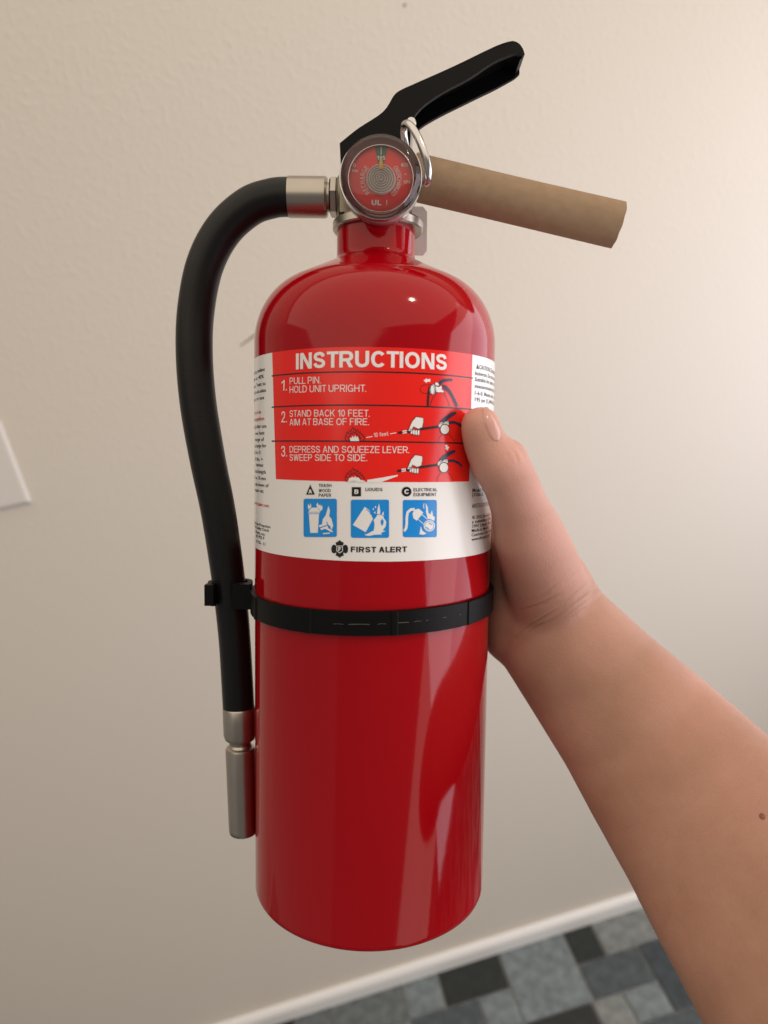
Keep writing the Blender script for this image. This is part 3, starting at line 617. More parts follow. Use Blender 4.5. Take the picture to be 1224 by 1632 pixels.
 ('fire_class_picture#2','white',3,[(-2.42,193.71),(-0.59,192.39),(0.78,189.06),(-1.99,183.85),(-6.97,186.62)]),
 ('fire_class_picture#2','white',3,[(1.11,184.37),(1.47,187.01),(1.07,188.68),(2.24,190.03),(2.55,193.0),(3.05,195.15),(3.6,192.29),(3.52,191.1),(4.15,190.86),(4.94,192.16),(4.88,189.67),(5.95,187.99),(5.69,186.07),(4.55,184.63),(5.71,184.39),(3.99,183.67),(4.29,183.04),(1.61,182.93),(-0.78,182.42),(-2.45,182.78),(-0.55,183.58),(0.4,184.26)]),
 ('fire_class_picture#2','blue',4,[(4.25,186.4),(3.75,187.65),(3.93,188.61),(4.5,189.19),(4.99,188.13),(4.72,186.89)]),
 ('fire_class_picture#2','white',3,[(1.12,192.89),(1.05,192.59),(0.88,192.46),(0.71,192.58),(0.64,192.89),(0.71,193.19),(0.87,193.32),(1.04,193.19)]),
 ('fire_class_picture#2','white',3,[(1.97,193.71),(1.9,193.41),(1.73,193.28),(1.56,193.4),(1.49,193.71),(1.56,194.01),(1.72,194.14),(1.89,194.02)]),
 ('fire_class_picture#2','white',3,[(1.75,191.56),(1.68,191.25),(1.52,191.13),(1.35,191.25),(1.27,191.55),(1.34,191.86),(1.51,191.99),(1.68,191.86)]),
 ('fire_class_picture#3','white',3,[(16.4,191.05),(17.04,192.59),(18.94,193.04),(20.92,191.46),(19.52,189.79),(18.14,188.32),(16.78,189.31)]),
 ('fire_class_picture#3','white',4,[(26.21,186.1),(26.14,185.56),(25.93,185.06),(25.58,184.63),(25.12,184.28),(24.57,184.05),(23.97,183.94),(23.36,183.96),(22.77,184.11),(22.23,184.38),(21.77,184.75),(21.43,185.21),(21.2,185.72),(21.12,186.26),(21.19,186.79),(21.39,187.29),(21.72,187.73),(22.16,188.07),(22.69,188.31),(23.28,188.42),(23.89,188.41),(24.49,188.26),(25.04,187.99),(25.52,187.62),(25.89,187.16),(26.12,186.64)]),
 ('fire_class_picture#3','white',3,[(22.92,188.74),(22.1,191.68),(21.93,195.08),(22.82,193.61),(23.08,191.41),(23.98,190.52),(24.72,192.35),(25.22,190.14),(26.14,189.38),(25.83,188.02),(24.58,188.55),(23.57,188.97)]),
 ('fire_class_picture#3','white',3,[(19.38,182.95),(19.96,186.14),(20.63,184.28),(22.48,183.05),(20.97,182.71)]),
 ('emblem','black',2,[(-12.18,180.54),(-11.42,179.89),(-10.53,179.63),(-10.82,178.31),(-9.83,178.83),(-9.04,178.38),(-8.74,177.08),(-9.02,175.77),(-9.81,175.35),(-10.8,175.7),(-10.49,174.45),(-11.38,174.18),(-12.13,173.51),(-12.88,174.11),(-13.79,174.31),(-13.5,175.59),(-14.51,175.15),(-15.33,175.5),(-15.65,176.8),(-15.35,178.12),(-14.53,178.64),(-13.52,178.21),(-13.83,179.5),(-12.92,179.83)]),
]
LABEL_STROKES = [
 ('lettering','white',3,0.27,False,[(-2.12,220.39),(0.3,220.86)]),
 ('lettering','white',3,0.27,False,[(7.05,221.92),(9.32,222.4)]),
 ('rule#320','black',2,0.55,False,[(-46.98,245.35),(45.42,245.35)]),
 ('rule#634','black',2,0.55,False,[(-46.99,232.74),(45.91,232.74)]),
 ('rule#990','black',2,0.55,False,[(-47.0,218.92),(46.44,218.92)]),
 ('pictogram#1','ink',2,0.23,False,[(23.39,232.87),(23.45,234.38),(24.2,236.1),(25.48,237.66),(25.77,238.62)]),
 ('pictogram#1','ink',2,0.23,False,[(29.33,238.61),(29.68,237.68),(31.06,235.85),(31.83,234.37),(31.95,233.23)]),
 ('pictogram#1','ink',2,1.09,False,[(22.82,240.35),(22.32,237.71),(22.15,235.45),(22.16,232.82)]),
 ('pictogram#1','ink',2,0.19,False,[(23.44,241.32),(19.67,240.88),(18.79,239.8),(18.81,238.68),(19.73,237.79),(22.44,237.83)]),
 ('pictogram#1','ink',4,0.19,True,[(25.1,240.84),(26.98,240.64),(27.88,241.29),(28.44,240.64),(28.28,239.69),(29.31,239.18),(29.42,238.5),(25.77,238.39)]),
 ('pictogram#1','ink',4,0.19,True,[(25.4,239.54),(25.36,238.95),(25.24,238.39),(25.03,237.93),(24.77,237.59),(24.46,237.41),(24.14,237.4),(23.83,237.55),(23.55,237.86),(23.34,238.3),(23.19,238.84),(23.14,239.43),(23.17,240.02),(23.29,240.57),(23.49,241.03),(23.75,241.37),(24.06,241.55),(24.38,241.57),(24.69,241.42),(24.97,241.11),(25.19,240.67),(25.34,240.13)]),
 ('pictogram#1','ink',4,0.19,True,[(24.91,239.4),(24.88,238.87),(24.76,238.38),(24.57,237.97),(24.31,237.67),(24.02,237.5),(23.71,237.49),(23.41,237.63),(23.15,237.9),(22.94,238.3),(22.81,238.77),(22.76,239.3),(22.79,239.83),(22.91,240.32),(23.1,240.73),(23.35,241.03),(23.64,241.2),(23.94,241.21),(24.24,241.08),(24.51,240.8),(24.72,240.41),(24.86,239.93)]),
 ('pictogram#1','ink',4,0.16,True,[(24.99,241.96),(25.69,242.45),(26.95,241.99),(26.97,240.94),(25.19,241.03)]),
 ('pictogram#1','ink',5,0.16,False,[(29.27,241.26),(31.45,239.87),(33.5,237.51),(35.65,234.56)]),
 ('pictogram#2','ink',2,0.23,False,[(26.9,218.96),(27.41,220.87),(28.54,221.97)]),
 ('pictogram#2','ink',2,0.23,False,[(32.22,222.32),(33.76,221.2),(34.72,220.07),(35.01,219.03)]),
 ('pictogram#2','ink',4,0.23,False,[(11.82,222.63),(13.56,222.93)]),
 ('pictogram#2','ink',5,0.23,True,[(14.03,223.24),(14.9,225.31),(15.67,227.01),(17.24,228.73),(18.66,228.59),(20.31,228.33),(20.34,226.76),(19.88,224.64),(18.13,224.0),(16.22,224.85),(15.76,223.72),(15.14,222.88)]),
 ('pictogram#2','ink',6,0.17,True,[(14.88,223.93),(15.91,224.02),(15.9,222.3),(15.51,221.92),(15.03,222.21)]),
 ('pictogram#2','ink',6,0.17,True,[(15.84,223.68),(16.88,223.78),(16.87,222.06),(16.47,221.67),(15.99,221.96)]),
 ('pictogram#2','ink',6,0.17,True,[(16.8,223.52),(17.85,223.61),(17.84,221.89),(17.44,221.5),(16.95,221.79)]),
 ('pictogram#2','ink',6,0.17,True,[(17.73,223.54),(18.79,223.64),(18.77,221.91),(18.37,221.52),(17.88,221.81)]),
 ('pictogram#2','ink',4,0.19,True,[(27.07,226.0),(28.19,226.99),(31.75,227.68),(32.13,226.27),(31.32,225.17),(27.78,224.69),(26.95,225.12)]),
 ('pictogram#2','ink',7,0.35,True,[(32.28,224.24),(32.2,223.67),(31.93,223.13),(31.51,222.69),(30.97,222.36),(30.36,222.18),(29.72,222.17),(29.11,222.31),(28.58,222.61),(28.16,223.04),(27.89,223.55),(27.79,224.12),(27.87,224.69),(28.11,225.22),(28.51,225.67),(29.03,225.99),(29.63,226.17),(30.26,226.19),(30.88,226.05),(31.44,225.76),(31.88,225.33),(32.17,224.81)]),
 ('pictogram#3','ink',2,0.23,False,[(26.77,203.94),(27.27,205.86),(28.4,206.94)]),
 ('pictogram#3','ink',2,0.23,False,[(32.1,207.19),(33.64,206.02),(34.6,204.84),(34.89,203.78)]),
 ('pictogram#3','ink',4,0.23,False,[(11.64,207.93),(13.39,208.21)]),
 ('pictogram#3','ink',5,0.23,True,[(13.86,208.51),(14.74,210.59),(15.5,212.29),(17.08,214.01),(18.5,213.83),(20.16,213.55),(20.19,211.96),(19.73,209.83),(17.97,209.21),(16.06,210.11),(15.6,208.97),(14.97,208.14)]),
 ('pictogram#3','ink',6,0.17,True,[(14.72,209.19),(15.75,209.28),(15.74,207.54),(15.35,207.16),(14.86,207.46)]),
 ('pictogram#3','ink',6,0.17,True,[(15.68,208.94),(16.72,209.02),(16.71,207.28),(16.31,206.9),(15.82,207.2)]),
 ('pictogram#3','ink',6,0.17,True,[(16.64,208.75),(17.69,208.83),(17.68,207.09),(17.28,206.71),(16.79,207.01)]),
 ('pictogram#3','ink',6,0.17,True,[(17.57,208.76),(18.63,208.84),(18.62,207.09),(18.22,206.71),(17.72,207.02)]),
 ('pictogram#3','ink',4,0.19,True,[(26.93,211.04),(28.06,212.01),(31.62,212.61),(32.0,211.18),(31.19,210.1),(27.65,209.7),(26.82,210.16)]),
 ('pictogram#3','ink',7,0.35,True,[(32.15,209.13),(32.07,208.55),(31.81,208.02),(31.39,207.58),(30.85,207.27),(30.23,207.11),(29.59,207.11),(28.98,207.27),(28.45,207.59),(28.03,208.03),(27.76,208.56),(27.66,209.13),(27.74,209.7),(27.98,210.23),(28.38,210.67),(28.9,210.98),(29.5,211.15),(30.14,211.15),(30.76,210.99),(31.31,210.68),(31.75,210.24),(32.04,209.71)]),
 ('pictogram#2','ink',3,0.28,False,[(-9.69,219.01),(-10.28,219.94),(-10.17,221.24),(-9.7,220.5),(-9.79,221.99),(-9.26,222.56),(-9.02,221.74),(-8.5,223.31),(-8.11,222.56),(-7.36,224.36),(-6.75,223.39),(-6.3,223.77),(-5.91,222.77),(-5.35,223.4),(-4.85,222.03),(-4.33,222.78),(-4.09,221.48),(-3.45,221.67),(-3.33,220.75),(-2.69,220.57),(-2.87,219.63),(-3.43,219.07)]),
 ('pictogram#2','ink',3,0.28,False,[(-8.46,219.02),(-9.12,220.13),(-8.86,220.88),(-8.36,220.4),(-8.41,221.63),(-7.8,222.19),(-7.49,221.26),(-7.12,222.94),(-6.74,222.02),(-6.1,222.58),(-6.09,221.28),(-5.52,222.03),(-5.33,220.91),(-4.76,221.29),(-4.83,220.36),(-4.19,220.36),(-4.55,219.06)]),
 ('pictogram#3','ink',3,0.28,False,[(-9.57,203.32),(-10.15,204.25),(-10.05,205.57),(-9.58,204.83),(-9.67,206.33),(-9.13,206.9),(-8.89,206.08),(-8.37,207.67),(-7.98,206.92),(-7.23,208.74),(-6.61,207.77),(-6.16,208.15),(-5.77,207.14),(-5.21,207.79),(-4.7,206.41),(-4.18,207.17),(-3.94,205.86),(-3.3,206.05),(-3.18,205.12),(-2.53,204.94),(-2.71,203.99),(-3.27,203.42)]),
 ('pictogram#3','ink',3,0.28,False,[(-8.33,203.34),(-9.0,204.46),(-8.73,205.22),(-8.23,204.74),(-8.28,205.98),(-7.67,206.55),(-7.35,205.62),(-6.99,207.31),(-6.6,206.38),(-5.96,206.95),(-5.95,205.64),(-5.38,206.4),(-5.18,205.27),(-4.62,205.66),(-4.68,204.72),(-4.04,204.73),(-4.41,203.41)]),
 ('fire_class_picture#1','paleblue',3,0.15,True,[(-14.6,196.21),(-14.33,196.16),(-14.1,196.02),(-13.95,195.81),(-13.89,195.55),(-13.8,182.79),(-13.85,182.53),(-14.01,182.31),(-14.24,182.15),(-14.51,182.09),(-26.66,181.43),(-26.97,181.47),(-27.24,181.6),(-27.43,181.81),(-27.49,182.07),(-27.54,195.06),(-27.48,195.33),(-27.3,195.56),(-27.03,195.72),(-26.72,195.78)]),
 ('fire_class_picture#2','paleblue',3,0.15,True,[(5.85,196.17),(6.11,196.12),(6.33,195.98),(6.48,195.76),(6.53,195.51),(6.69,182.85),(6.64,182.59),(6.5,182.38),(6.28,182.23),(6.02,182.18),(-6.64,182.02),(-6.9,182.06),(-7.12,182.2),(-7.27,182.42),(-7.32,182.67),(-7.43,195.33),(-7.38,195.59),(-7.23,195.81),(-7.02,195.96),(-6.76,196.02)]),
 ('fire_class_picture#3','paleblue',3,0.15,True,[(25.61,195.94),(25.91,195.88),(26.17,195.72),(26.35,195.5),(26.42,195.24),(26.68,182.64),(26.63,182.38),(26.46,182.17),(26.2,182.03),(25.89,181.99),(13.76,182.35),(13.49,182.41),(13.26,182.56),(13.1,182.78),(13.05,183.04),(12.86,195.41),(12.91,195.67),(13.06,195.89),(13.28,196.03),(13.55,196.08)]),
 ('fire_class_picture#1','white',4,0.83,False,[(-20.76,185.53),(-17.47,186.7)]),
 ('fire_class_picture#1','white',4,0.83,False,[(-20.11,184.45),(-17.05,185.56)]),
 ('fire_class_picture#1','white',4,0.78,False,[(-18.36,185.26),(-15.59,183.93)]),
 ('fire_class_picture#1','white',4,0.44,False,[(-19.14,182.7),(-16.26,183.12)]),
 ('fire_class_picture#1','white',4,0.44,False,[(-16.26,183.9),(-14.98,183.71)]),
 ('fire_class_picture#1','blue',5,0.2,False,[(-20.49,185.06),(-17.47,186.17)]),
 ('fire_class_picture#1','blue',5,0.2,False,[(-19.04,184.26),(-16.26,183.32)]),
 ('fire_class_picture#2','blue',4,0.25,False,[(-1.84,192.85),(-0.64,191.92),(0.09,190.59)]),
 ('fire_class_picture#2','blue',4,0.25,False,[(0.34,189.87),(2.0,190.8),(3.91,190.86),(5.74,189.67)]),
 ('fire_class_picture#3','white',3,1.03,False,[(12.98,184.25),(13.81,185.39),(14.08,187.22),(14.05,189.63),(14.37,191.65),(15.61,192.7),(17.24,192.87)]),
 ('fire_class_picture#3','white',3,0.25,False,[(18.75,188.84),(21.33,186.69)]),
 ('fire_class_picture#3','white',3,0.25,False,[(20.3,190.75),(22.75,188.75)]),
 ('fire_class_picture#3','blue',5,0.2,True,[(25.64,186.12),(25.55,185.58),(25.27,185.1),(24.83,184.72),(24.27,184.49),(23.66,184.43),(23.04,184.53),(22.49,184.8),(22.05,185.2),(21.77,185.7),(21.66,186.24),(21.75,186.78),(22.01,187.26),(22.44,187.64),(22.98,187.87),(23.59,187.94),(24.21,187.84),(24.77,187.57),(25.23,187.17),(25.53,186.67)]),
 ('fire_class_picture#3','blue',5,0.34,False,[(23.38,187.27),(24.73,186.59)]),
 ('fire_class_picture#3','blue',5,0.34,False,[(22.16,185.69),(23.43,184.87)]),
 ('fire_class_picture#3','white',3,0.29,False,[(21.18,195.09),(20.99,193.88),(21.21,193.01)]),
 ('emblem','white',3,0.25,True,[(-13.31,178.12),(-11.01,178.21),(-11.0,176.28),(-12.14,175.4),(-13.3,176.18)]),
]
LABEL_TEXTS = [
 ('headline','white',3,'INSTRUCTIONS',(-31.99,246.96),(30.45,247.19),6.15,0.045),
 ('lettering','white',3,'1.',(-40.36,239.13),(-36.96,238.97),4.15,0.005),
 ('lettering','white',3,'2.',(-40.23,226.42),(-36.94,226.35),4.38,0.005),
 ('lettering','white',3,'3.',(-40.22,212.63),(-36.8,212.68),4.25,0.005),
 ('lettering','white',3,'PULL PIN.',(-35.36,241.31),(-20.44,241.15),2.6,0.008),
 ('lettering','white',3,'HOLD UNIT UPRIGHT.',(-35.36,237.9),(-2.3,237.79),2.65,0.008),
 ('lettering','white',3,'STAND BACK 10 FEET.',(-35.34,228.45),(-0.9,228.38),2.58,0.008),
 ('lettering','white',3,'AIM AT BASE OF FIRE.',(-35.33,225.09),(-1.12,225.16),2.58,0.008),
 ('lettering','white',3,'DEPRESS AND SQUEEZE LEVER.',(-35.31,214.33),(14.67,214.66),2.58,0.008),
 ('lettering','white',3,'SWEEP SIDE TO SIDE.',(-35.3,211.06),(-1.66,211.4),2.58,0.008),
 ('lettering','white',3,'10 feet',(0.87,220.61),(6.38,221.31),1.55,0.03),
 ('class_lettering','black',2,'TRASH',(-21.11,200.97),(-15.7,201.12),1.27,0.045),
 ('class_lettering','black',2,'WOOD',(-21.1,198.99),(-16.0,199.14),1.27,0.045),
 ('class_lettering','black',2,'PAPER',(-21.09,197.16),(-15.83,197.32),1.27,0.045),
 ('class_lettering#2','black',2,'LIQUIDS',(-2.24,199.86),(4.37,199.88),1.27,0.045),
 ('class_lettering#3','black',2,'ELECTRICAL',(16.66,199.81),(26.9,199.76),1.27,0.045),
 ('class_lettering#3','black',2,'EQUIPMENT',(16.69,197.94),(26.48,197.87),1.27,0.045),
 ('class_symbol#1','white',3,'A',(-25.74,198.26),(-24.03,198.32),1.65,0.05),
 ('class_symbol#2','white',3,'B',(-6.44,198.69),(-4.95,198.72),1.7,0.05),
 ('class_symbol#3','white',3,'C',(12.96,198.86),(14.71,198.86),1.75,0.05),
 ('emblem','white',3,'F',(-12.65,176.16),(-11.55,176.2),1.55,0.06),
 ('brand_lettering','black',2,'FIRST ALERT',(-7.7,175.91),(14.1,176.04),2.23,0.05),
 ('brand_lettering','black',2,"'", (14.23,177.54),(14.43,177.54),0.5,0.0),
 ('small_print','black',2,'▲CAUTION: Contents under',(47.89,249.46),(78.89,249.46),1.75,0.05),
 ('small_print','black',2,'incinerate. Do not expose to',(47.2,246.83),(78.2,246.83),1.6,0.01),
 ('small_print','black',2,'Suitable for use to -40 F',(47.1,244.36),(77.1,244.36),1.6,0.01),
 ('small_print','black',2,'monoammonium phosphate',(47.21,241.64),(78.21,241.64),1.6,0.01),
 ('small_print','black',2,'1-6-0. Meets min. rating',(47.33,238.81),(78.33,238.81),1.6,0.01),
 ('small_print','black',2,'195 psi (1,344 kPa) at',(47.43,236.18),(76.43,236.18),1.6,0.01),
 ('small_print','black',2,'(276',(56.01,232.83),(61.51,232.83),1.6,0.01),
 ('small_print#3','black',2,'Model FE',(47.14,198.85),(58.14,198.85),1.6,0.05),
 ('small_print#3','black',2,'(XX0022)',(47.01,197.1),(57.01,197.1),1.4,0.01),
 ('small_print#3','black',2,'MEETS DOT REQUIREMENTS',(47.2,192.42),(78.2,192.42),1.55,0.05),
 ('small_print#3','black',2,'© 2022 Brands, Inc.',(47.28,187.73),(71.28,187.73),1.25,0.01),
 ('small_print#3','black',2,'a subsidiary of the',(47.26,185.91),(71.26,185.91),1.25,0.01),
 ('small_print#3','black',2,'3901 Liberty Street',(47.23,184.09),(72.23,184.09),1.25,0.01),
 ('small_print#3','black',2,'Made in Mexico',(47.2,182.26),(66.2,182.26),1.25,0.01),
 ('small_print#3','black',2,'Customer Service Team',(47.17,180.44),(74.17,180.44),1.25,0.01),
 ('small_print#3','black',2,'www.firstalert.com',(47.15,178.61),(69.15,178.61),1.25,0.01),
 ('small_print#2','black',2,'operating conditions',(-73.14,247.97),(-53.14,247.97),1.45,0.0),
 ('small_print#2','black',2,'than at, 40%',(-74.21,245.16),(-54.21,245.16),1.45,0.0),
 ('small_print#2','black',2,'uses. Twist to',(-72.27,242.12),(-52.27,242.12),1.45,0.0),
 ('small_print#2','black',2,'in the unit unless',(-71.9,239.32),(-51.9,239.32),1.45,0.0),
 ('small_print#2','black',2,'year, or use',(-73.7,236.41),(-53.7,236.41),1.45,0.0),
 ('small_print#2','red2',2,'not to be',(-69.22,230.62),(-57.22,230.62),1.45,0.0),
 ('small_print#2','red2',2,'extinguisher.',(-70.82,227.74),(-52.82,227.74),1.45,0.03),
 ('small_print#2','black',2,'only after use.',(-71.1,224.57),(-51.1,224.57),1.45,0.0),
 ('small_print#2','black',2,'new, best',(-67.49,221.75),(-53.49,221.75),1.45,0.0),
 ('small_print#2','black',2,'charge of',(-68.9,219.03),(-53.9,219.03),1.45,0.0),
 ('small_print#2','black',2,'recharge for',(-69.72,216.36),(-51.72,216.36),1.45,0.0),
 ('small_print#2','black',2,'by No. 15',(-69.97,213.5),(-57.97,213.5),1.45,0.0),
 ('small_print#2','black',2,'10 lbs. +',(-68.33,210.67),(-55.33,210.67),1.45,0.0),
 ('small_print#2','black',2,'famous',(-65.91,208.26),(-54.91,208.26),1.45,0.0),
 ('small_print#2','black',2,'total length',(-69.25,205.37),(-52.25,205.37),1.45,0.0),
 ('small_print#2','black',2,'to no. 76 mm',(-70.26,202.64),(-52.26,202.64),1.45,0.0),
 ('small_print#2','black',2,'made down of',(-69.64,199.8),(-49.64,199.8),1.45,0.0),
 ('small_print#2','black',2,'require etc',(-69.39,197.27),(-54.39,197.27),1.45,0.0),
 ('small_print#2','red2',2,'www.firstalert.com',(-71.32,191.43),(-49.32,191.43),1.45,0.03),
 ('small_print#2','black',2,'Read the Protection',(-70.24,182.78),(-48.24,182.78),1.25,0.0),
 ('small_print#2','black',2,'the Quality Check',(-69.23,181.16),(-49.23,181.16),1.25,0.0),
 ('small_print#2','black',2,'Sheets, etc',(-67.1,179.12),(-53.1,179.12),1.25,0.0),
 ('small_print#2','black',2,'65 PSI F',(-65.64,177.4),(-53.64,177.4),1.25,0.0),
 ('small_print#2','black',2,'8 736 - 11',(-64.85,174.98),(-52.85,174.98),1.25,0.0),
]



label_font_jobs = [(t, None if set(t[3].replace(' ', '')) <= GLYPHS else text_job(t[3], 0.010)) for t in LABEL_TEXTS]
DIAL_ARC = []                                            # (char, radius, angle) set upright at the top
def arc_text(s, rad, a0, a1, size):
    for i, ch in enumerate(s):
        a = a0 + (a1-a0)*(i/(max(1, len(s)-1)))
        DIAL_ARC.append((ch, rad, a, size))
arc_text('RECHARGE', 8.0, math.radians(226), math.radians(308), 2.0)
arc_text('OVERCHARGED', 8.0, math.radians(52), math.radians(138), 1.9)
DIAL_FLAT = [('195', -1.75, 8.2, 3.5, 1.7, .16), ('UL', -3.9, -10.8, 4.0, 2.3, .24), ('0', -12.0, 5.0, 1.2, 1.6, .16), ('PSI', -12.2, 2.9, 2.3, 1.1, .2),
             ('400', 8.6, 5.4, 3.1, 1.6, .15), ('KPA', 9.9, -1.6, 2.9, 1.4, .16), ('-', 10.3, 2.2, 0.6, 0.6, .3), ('I', 2.5, -10.6, 0.35, 2.2, .16)]
hj = text_job('H', 0.0)
bpy.context.view_layer.update(); dg = bpy.context.evaluated_depsgraph_get()
HV, _ = job_mesh(hj, dg); CAP = HV[:, 1].max()-HV[:, 1].min(); BASE = HV[:, 1].min()

def bend(name, items, parent):
    """items: (verts Nx2 [u, z] in mm, faces, colour key, height above the tank wall in mm); bent round the tank as one mesh"""
    bm = bmesh.new(); keys = []
    for V, F, c_, up_ in items:
        if c_ not in keys: keys.append(c_)
        vs = [bm.verts.new((x, z, up_)) for x, z in V]
        for f in F:
            try: bm.faces.new([vs[i] for i in f]).material_index = keys.index(c_)
            except ValueError: pass
    us = [v.co.x for v in bm.verts]; k = math.ceil(min(us)/2.0)*2.0
    while k < max(us):
        bmesh.ops.bisect_plane(bm, geom=bm.verts[:]+bm.edges[:]+bm.faces[:], dist=1e-5, plane_co=(k, 0, 0), plane_no=(1, 0, 0)); k += 2.0
    bmesh.ops.triangulate(bm, faces=[f for f in bm.faces if len(f.verts) > 4])
    for f in bm.faces:
        f.normal_update()
        if f.normal.z < 0: f.normal_flip()
    for v in bm.verts:
        th = v.co.x/R; rd = R+v.co.z; v.co = (rd*math.sin(th), -rd*math.cos(th), v.co.y)
    me = bpy.data.meshes.new(name); bm.to_mesh(me); bm.free()
    o = link(name, me, None, parent, True, [M[c] for c in keys]); place(o)
    me.normals_split_custom_set_from_vertices([Vector((v.co.x, v.co.y, 0)).normalized() for v in me.vertices])
    return o
def rect(u0, u1, z0, z1): return (np.array([(u0, z0), (u1, z0), (u1, z1), (u0, z1)]), [(0, 1, 2, 3)])
def poly2(pts):
    P3 = [Vector((p[0], p[1], 0)) for p in pts]
    return (np.array(pts), [tuple(t) for t in tessellate_polygon([P3])])
Z_TOP, Z_BOT = 254.7, 172.4
th_l = math.radians(150)
label = bend('label', [(*rect(-th_l*R, th_l*R, Z_BOT, Z_TOP), 'white', 0.10)], ext)
bend('red_panel', [(np.array([(-44.0, 203.4), (44.7, 203.4), (45.0, Z_TOP), (-46.7, Z_TOP)]), [(0, 1, 2, 3)], 'panel', 0.15)], label)
LAYER = {1: 0.18, 2: 0.20, 3: 0.24, 4: 0.28, 5: 0.31, 6: 0.34, 7: 0.37}
group_faces = {}; WEIGHT = dict(headline=.19, lettering=.108, class_lettering=.165, class_symbol=.2, emblem=.21, brand_lettering=.21); GAP = dict(headline=.10, emblem=.13)
for p_, c_, lay, pts in LABEL_POLYS: group_faces.setdefault((p_, c_, lay), []).append(poly2(pts))
for p_, c_, lay, w, cl, pts in LABEL_STROKES: group_faces.setdefault((p_, c_, lay), []).append(stroke2(pts, w, cl))
for (p_, c_, lay, s_, a, b, cap, bold), o in label_font_jobs:
    if o is None:
        wt = WEIGHT.get(p_.split('#')[0], .125)
        gl, ln = set_line(s_, wt, GAP.get(p_.split('#')[0], .13)); a = np.array(a); b = np.array(b); d = b-a; wd = np.hypot(*d); d = d/wd; nn = np.array((-d[1], d[0]))
        for V, F, k in gl: group_faces.setdefault((p_, c_, lay), []).append((a + np.outer(V[:, 0]*wd/ln, d) + np.outer(V[:, 1]*cap, nn), F, k))
        continue
    V, F = job_mesh(o, dg)
    if not len(V): continue
    x0, x1 = V[:, 0].min(), V[:, 0].max(); a = np.array(a); b = np.array(b); d = b-a; wd = np.hypot(*d); d = d/wd; nn = np.array((-d[1], d[0]))
    X = (V[:, 0]-x0)/(x1-x0)*wd; Y = (V[:, 1]-BASE)/CAP*cap
    group_faces.setdefault((p_, c_, lay), []).append((a + np.outer(X, d) + np.outer(Y, nn), F))
pieces = {}
for (p_, c_, lay), fs in group_faces.items():
    for it in fs: pieces.setdefault(p_, []).append((it[0], it[1], c_, LAYER[lay] + (0.006*it[2] if len(it) > 2 else 0.0)))
for p_, items in pieces.items(): bend(p_.split('#')[0], items, label)

# ------------------------------------------------------------------ pressure gauge
GC = (2.1, 326.9)
def dial_mesh(name, faces2d, m, y, parent):
    bm = bmesh.new()
    for it in faces2d:
        V, F = it[0], it[1]; dy = 0.006*it[2] if len(it) > 2 else 0.0
        vs = [bm.verts.new((GC[0]+x, y-dy, GC[1]+z)) for x, z in V]
        for f in F:
            try: bm.faces.new([vs[i] for i in f])
            except ValueError: pass
    me = bpy.data.meshes.new(name); bm.to_mesh(me); bm.free()
    return place(link(name, me, m, parent, False))
bm = bmesh.new()
lathe(bm, [(9, -17.0), (16.6, -17.5), (17.2, -18.6), (17.4, -27.20), (17.0, -27.90), (16.6, -27.60), (16.6, -25.10), (2, -25.10)], 96, 'Y', (GC[0], 0, GC[1]))
gauge = part('gauge', bm, M['case'], sharp=35)
bm = bmesh.new()
lathe(bm, [(13.8, -25.20), (16.55, -25.20), (16.5, -27.70), (14.0, -26.10)], 96, 'Y', (GC[0], 0, GC[1]), closed=True); part('case_lining', bm, M['plum'], gauge, sharp=35)
bm = bmesh.new(); lathe(bm, [(17.45, -26.10), (17.85, -26.50), (17.95, -27.70), (17.7, -28.40), (17.3, -28.50), (17.1, -28.00), (17.42, -27.30)], 96, 'Y', (GC[0], 0, GC[1]), closed=True)
part('bezel', bm, M['chrome'], gauge, sharp=40)
bm = bmesh.new(); lathe(bm, [(13.95 + .28*math.cos(a), -26.90 + .28*math.sin(a)) for a in np.linspace(0, 2*math.pi, 10, endpoint=False)], 96, 'Y', (GC[0], 0, GC[1]), closed=True)
part('rim_line', bm, M['chrome'], gauge)
disc = [(13.9*math.cos(a), 13.9*math.sin(a)) for a in np.linspace(0, 2*math.pi, 72, endpoint=False)]
dial_mesh('dial', [(np.array(disc), [tuple(range(72))[::-1]])], M['dialred'], -25.50, gauge)
wg = [(13.8*math.sin(a), 13.8*math.cos(a)) for a in np.linspace(-0.20, 0.20, 7)] + [(5.5*math.sin(a), 5.5*math.cos(a)) for a in np.linspace(0.20, -0.20, 4)]
dial_mesh('green_zone', [(np.array(wg), [tuple(range(len(wg)))[::-1]])], M['dialgreen'], -25.60, gauge)
fs = []
for ch, rad, a, size in DIAL_ARC:
    g, W = glyph(ch, .13); c, s_ = math.cos(-a), math.sin(-a)
    for k, (V, F) in enumerate(g):
        X = (V[:, 0]-W/2)*size*0.85; Y = V[:, 1]*size + rad - size*0.5
        fs.append((np.stack([X*c-Y*s_, X*s_+Y*c], 1), F, k))
for t_, x, z, w, h_, wt in DIAL_FLAT:
    gl, ln = set_line(t_, wt)
    for V, F, k in gl: fs.append((np.stack([x+V[:, 0]/ln*w, z+V[:, 1]*h_], 1), F, k))
fs.append(rect(-0.18, 0.18, 10.4, 13.6))
dial_mesh('dial_lettering', fs, M['dialwhite'], -25.70, gauge)
for o in _jobs:
    cu = o.data; bpy.data.objects.remove(o); bpy.data.curves.remove(cu)
bm = bmesh.new(); hubp = [(6.5, -25.60)]
for i in range(6):
    r0 = 6.3-i*1.0; hubp += [(r0, -26.30-0.12*i), (r0-0.25, -26.95-0.12*i), (r0-0.55, -26.95-0.12*i), (r0-0.8, -26.30-0.12*i)]
hubp += [(0.3, -26.70), (0.01, -26.70)]
lathe(bm, hubp, 72, 'Y', (GC[0], 0, GC[1])); part('hub', bm, M['hub'], gauge, sharp=12)
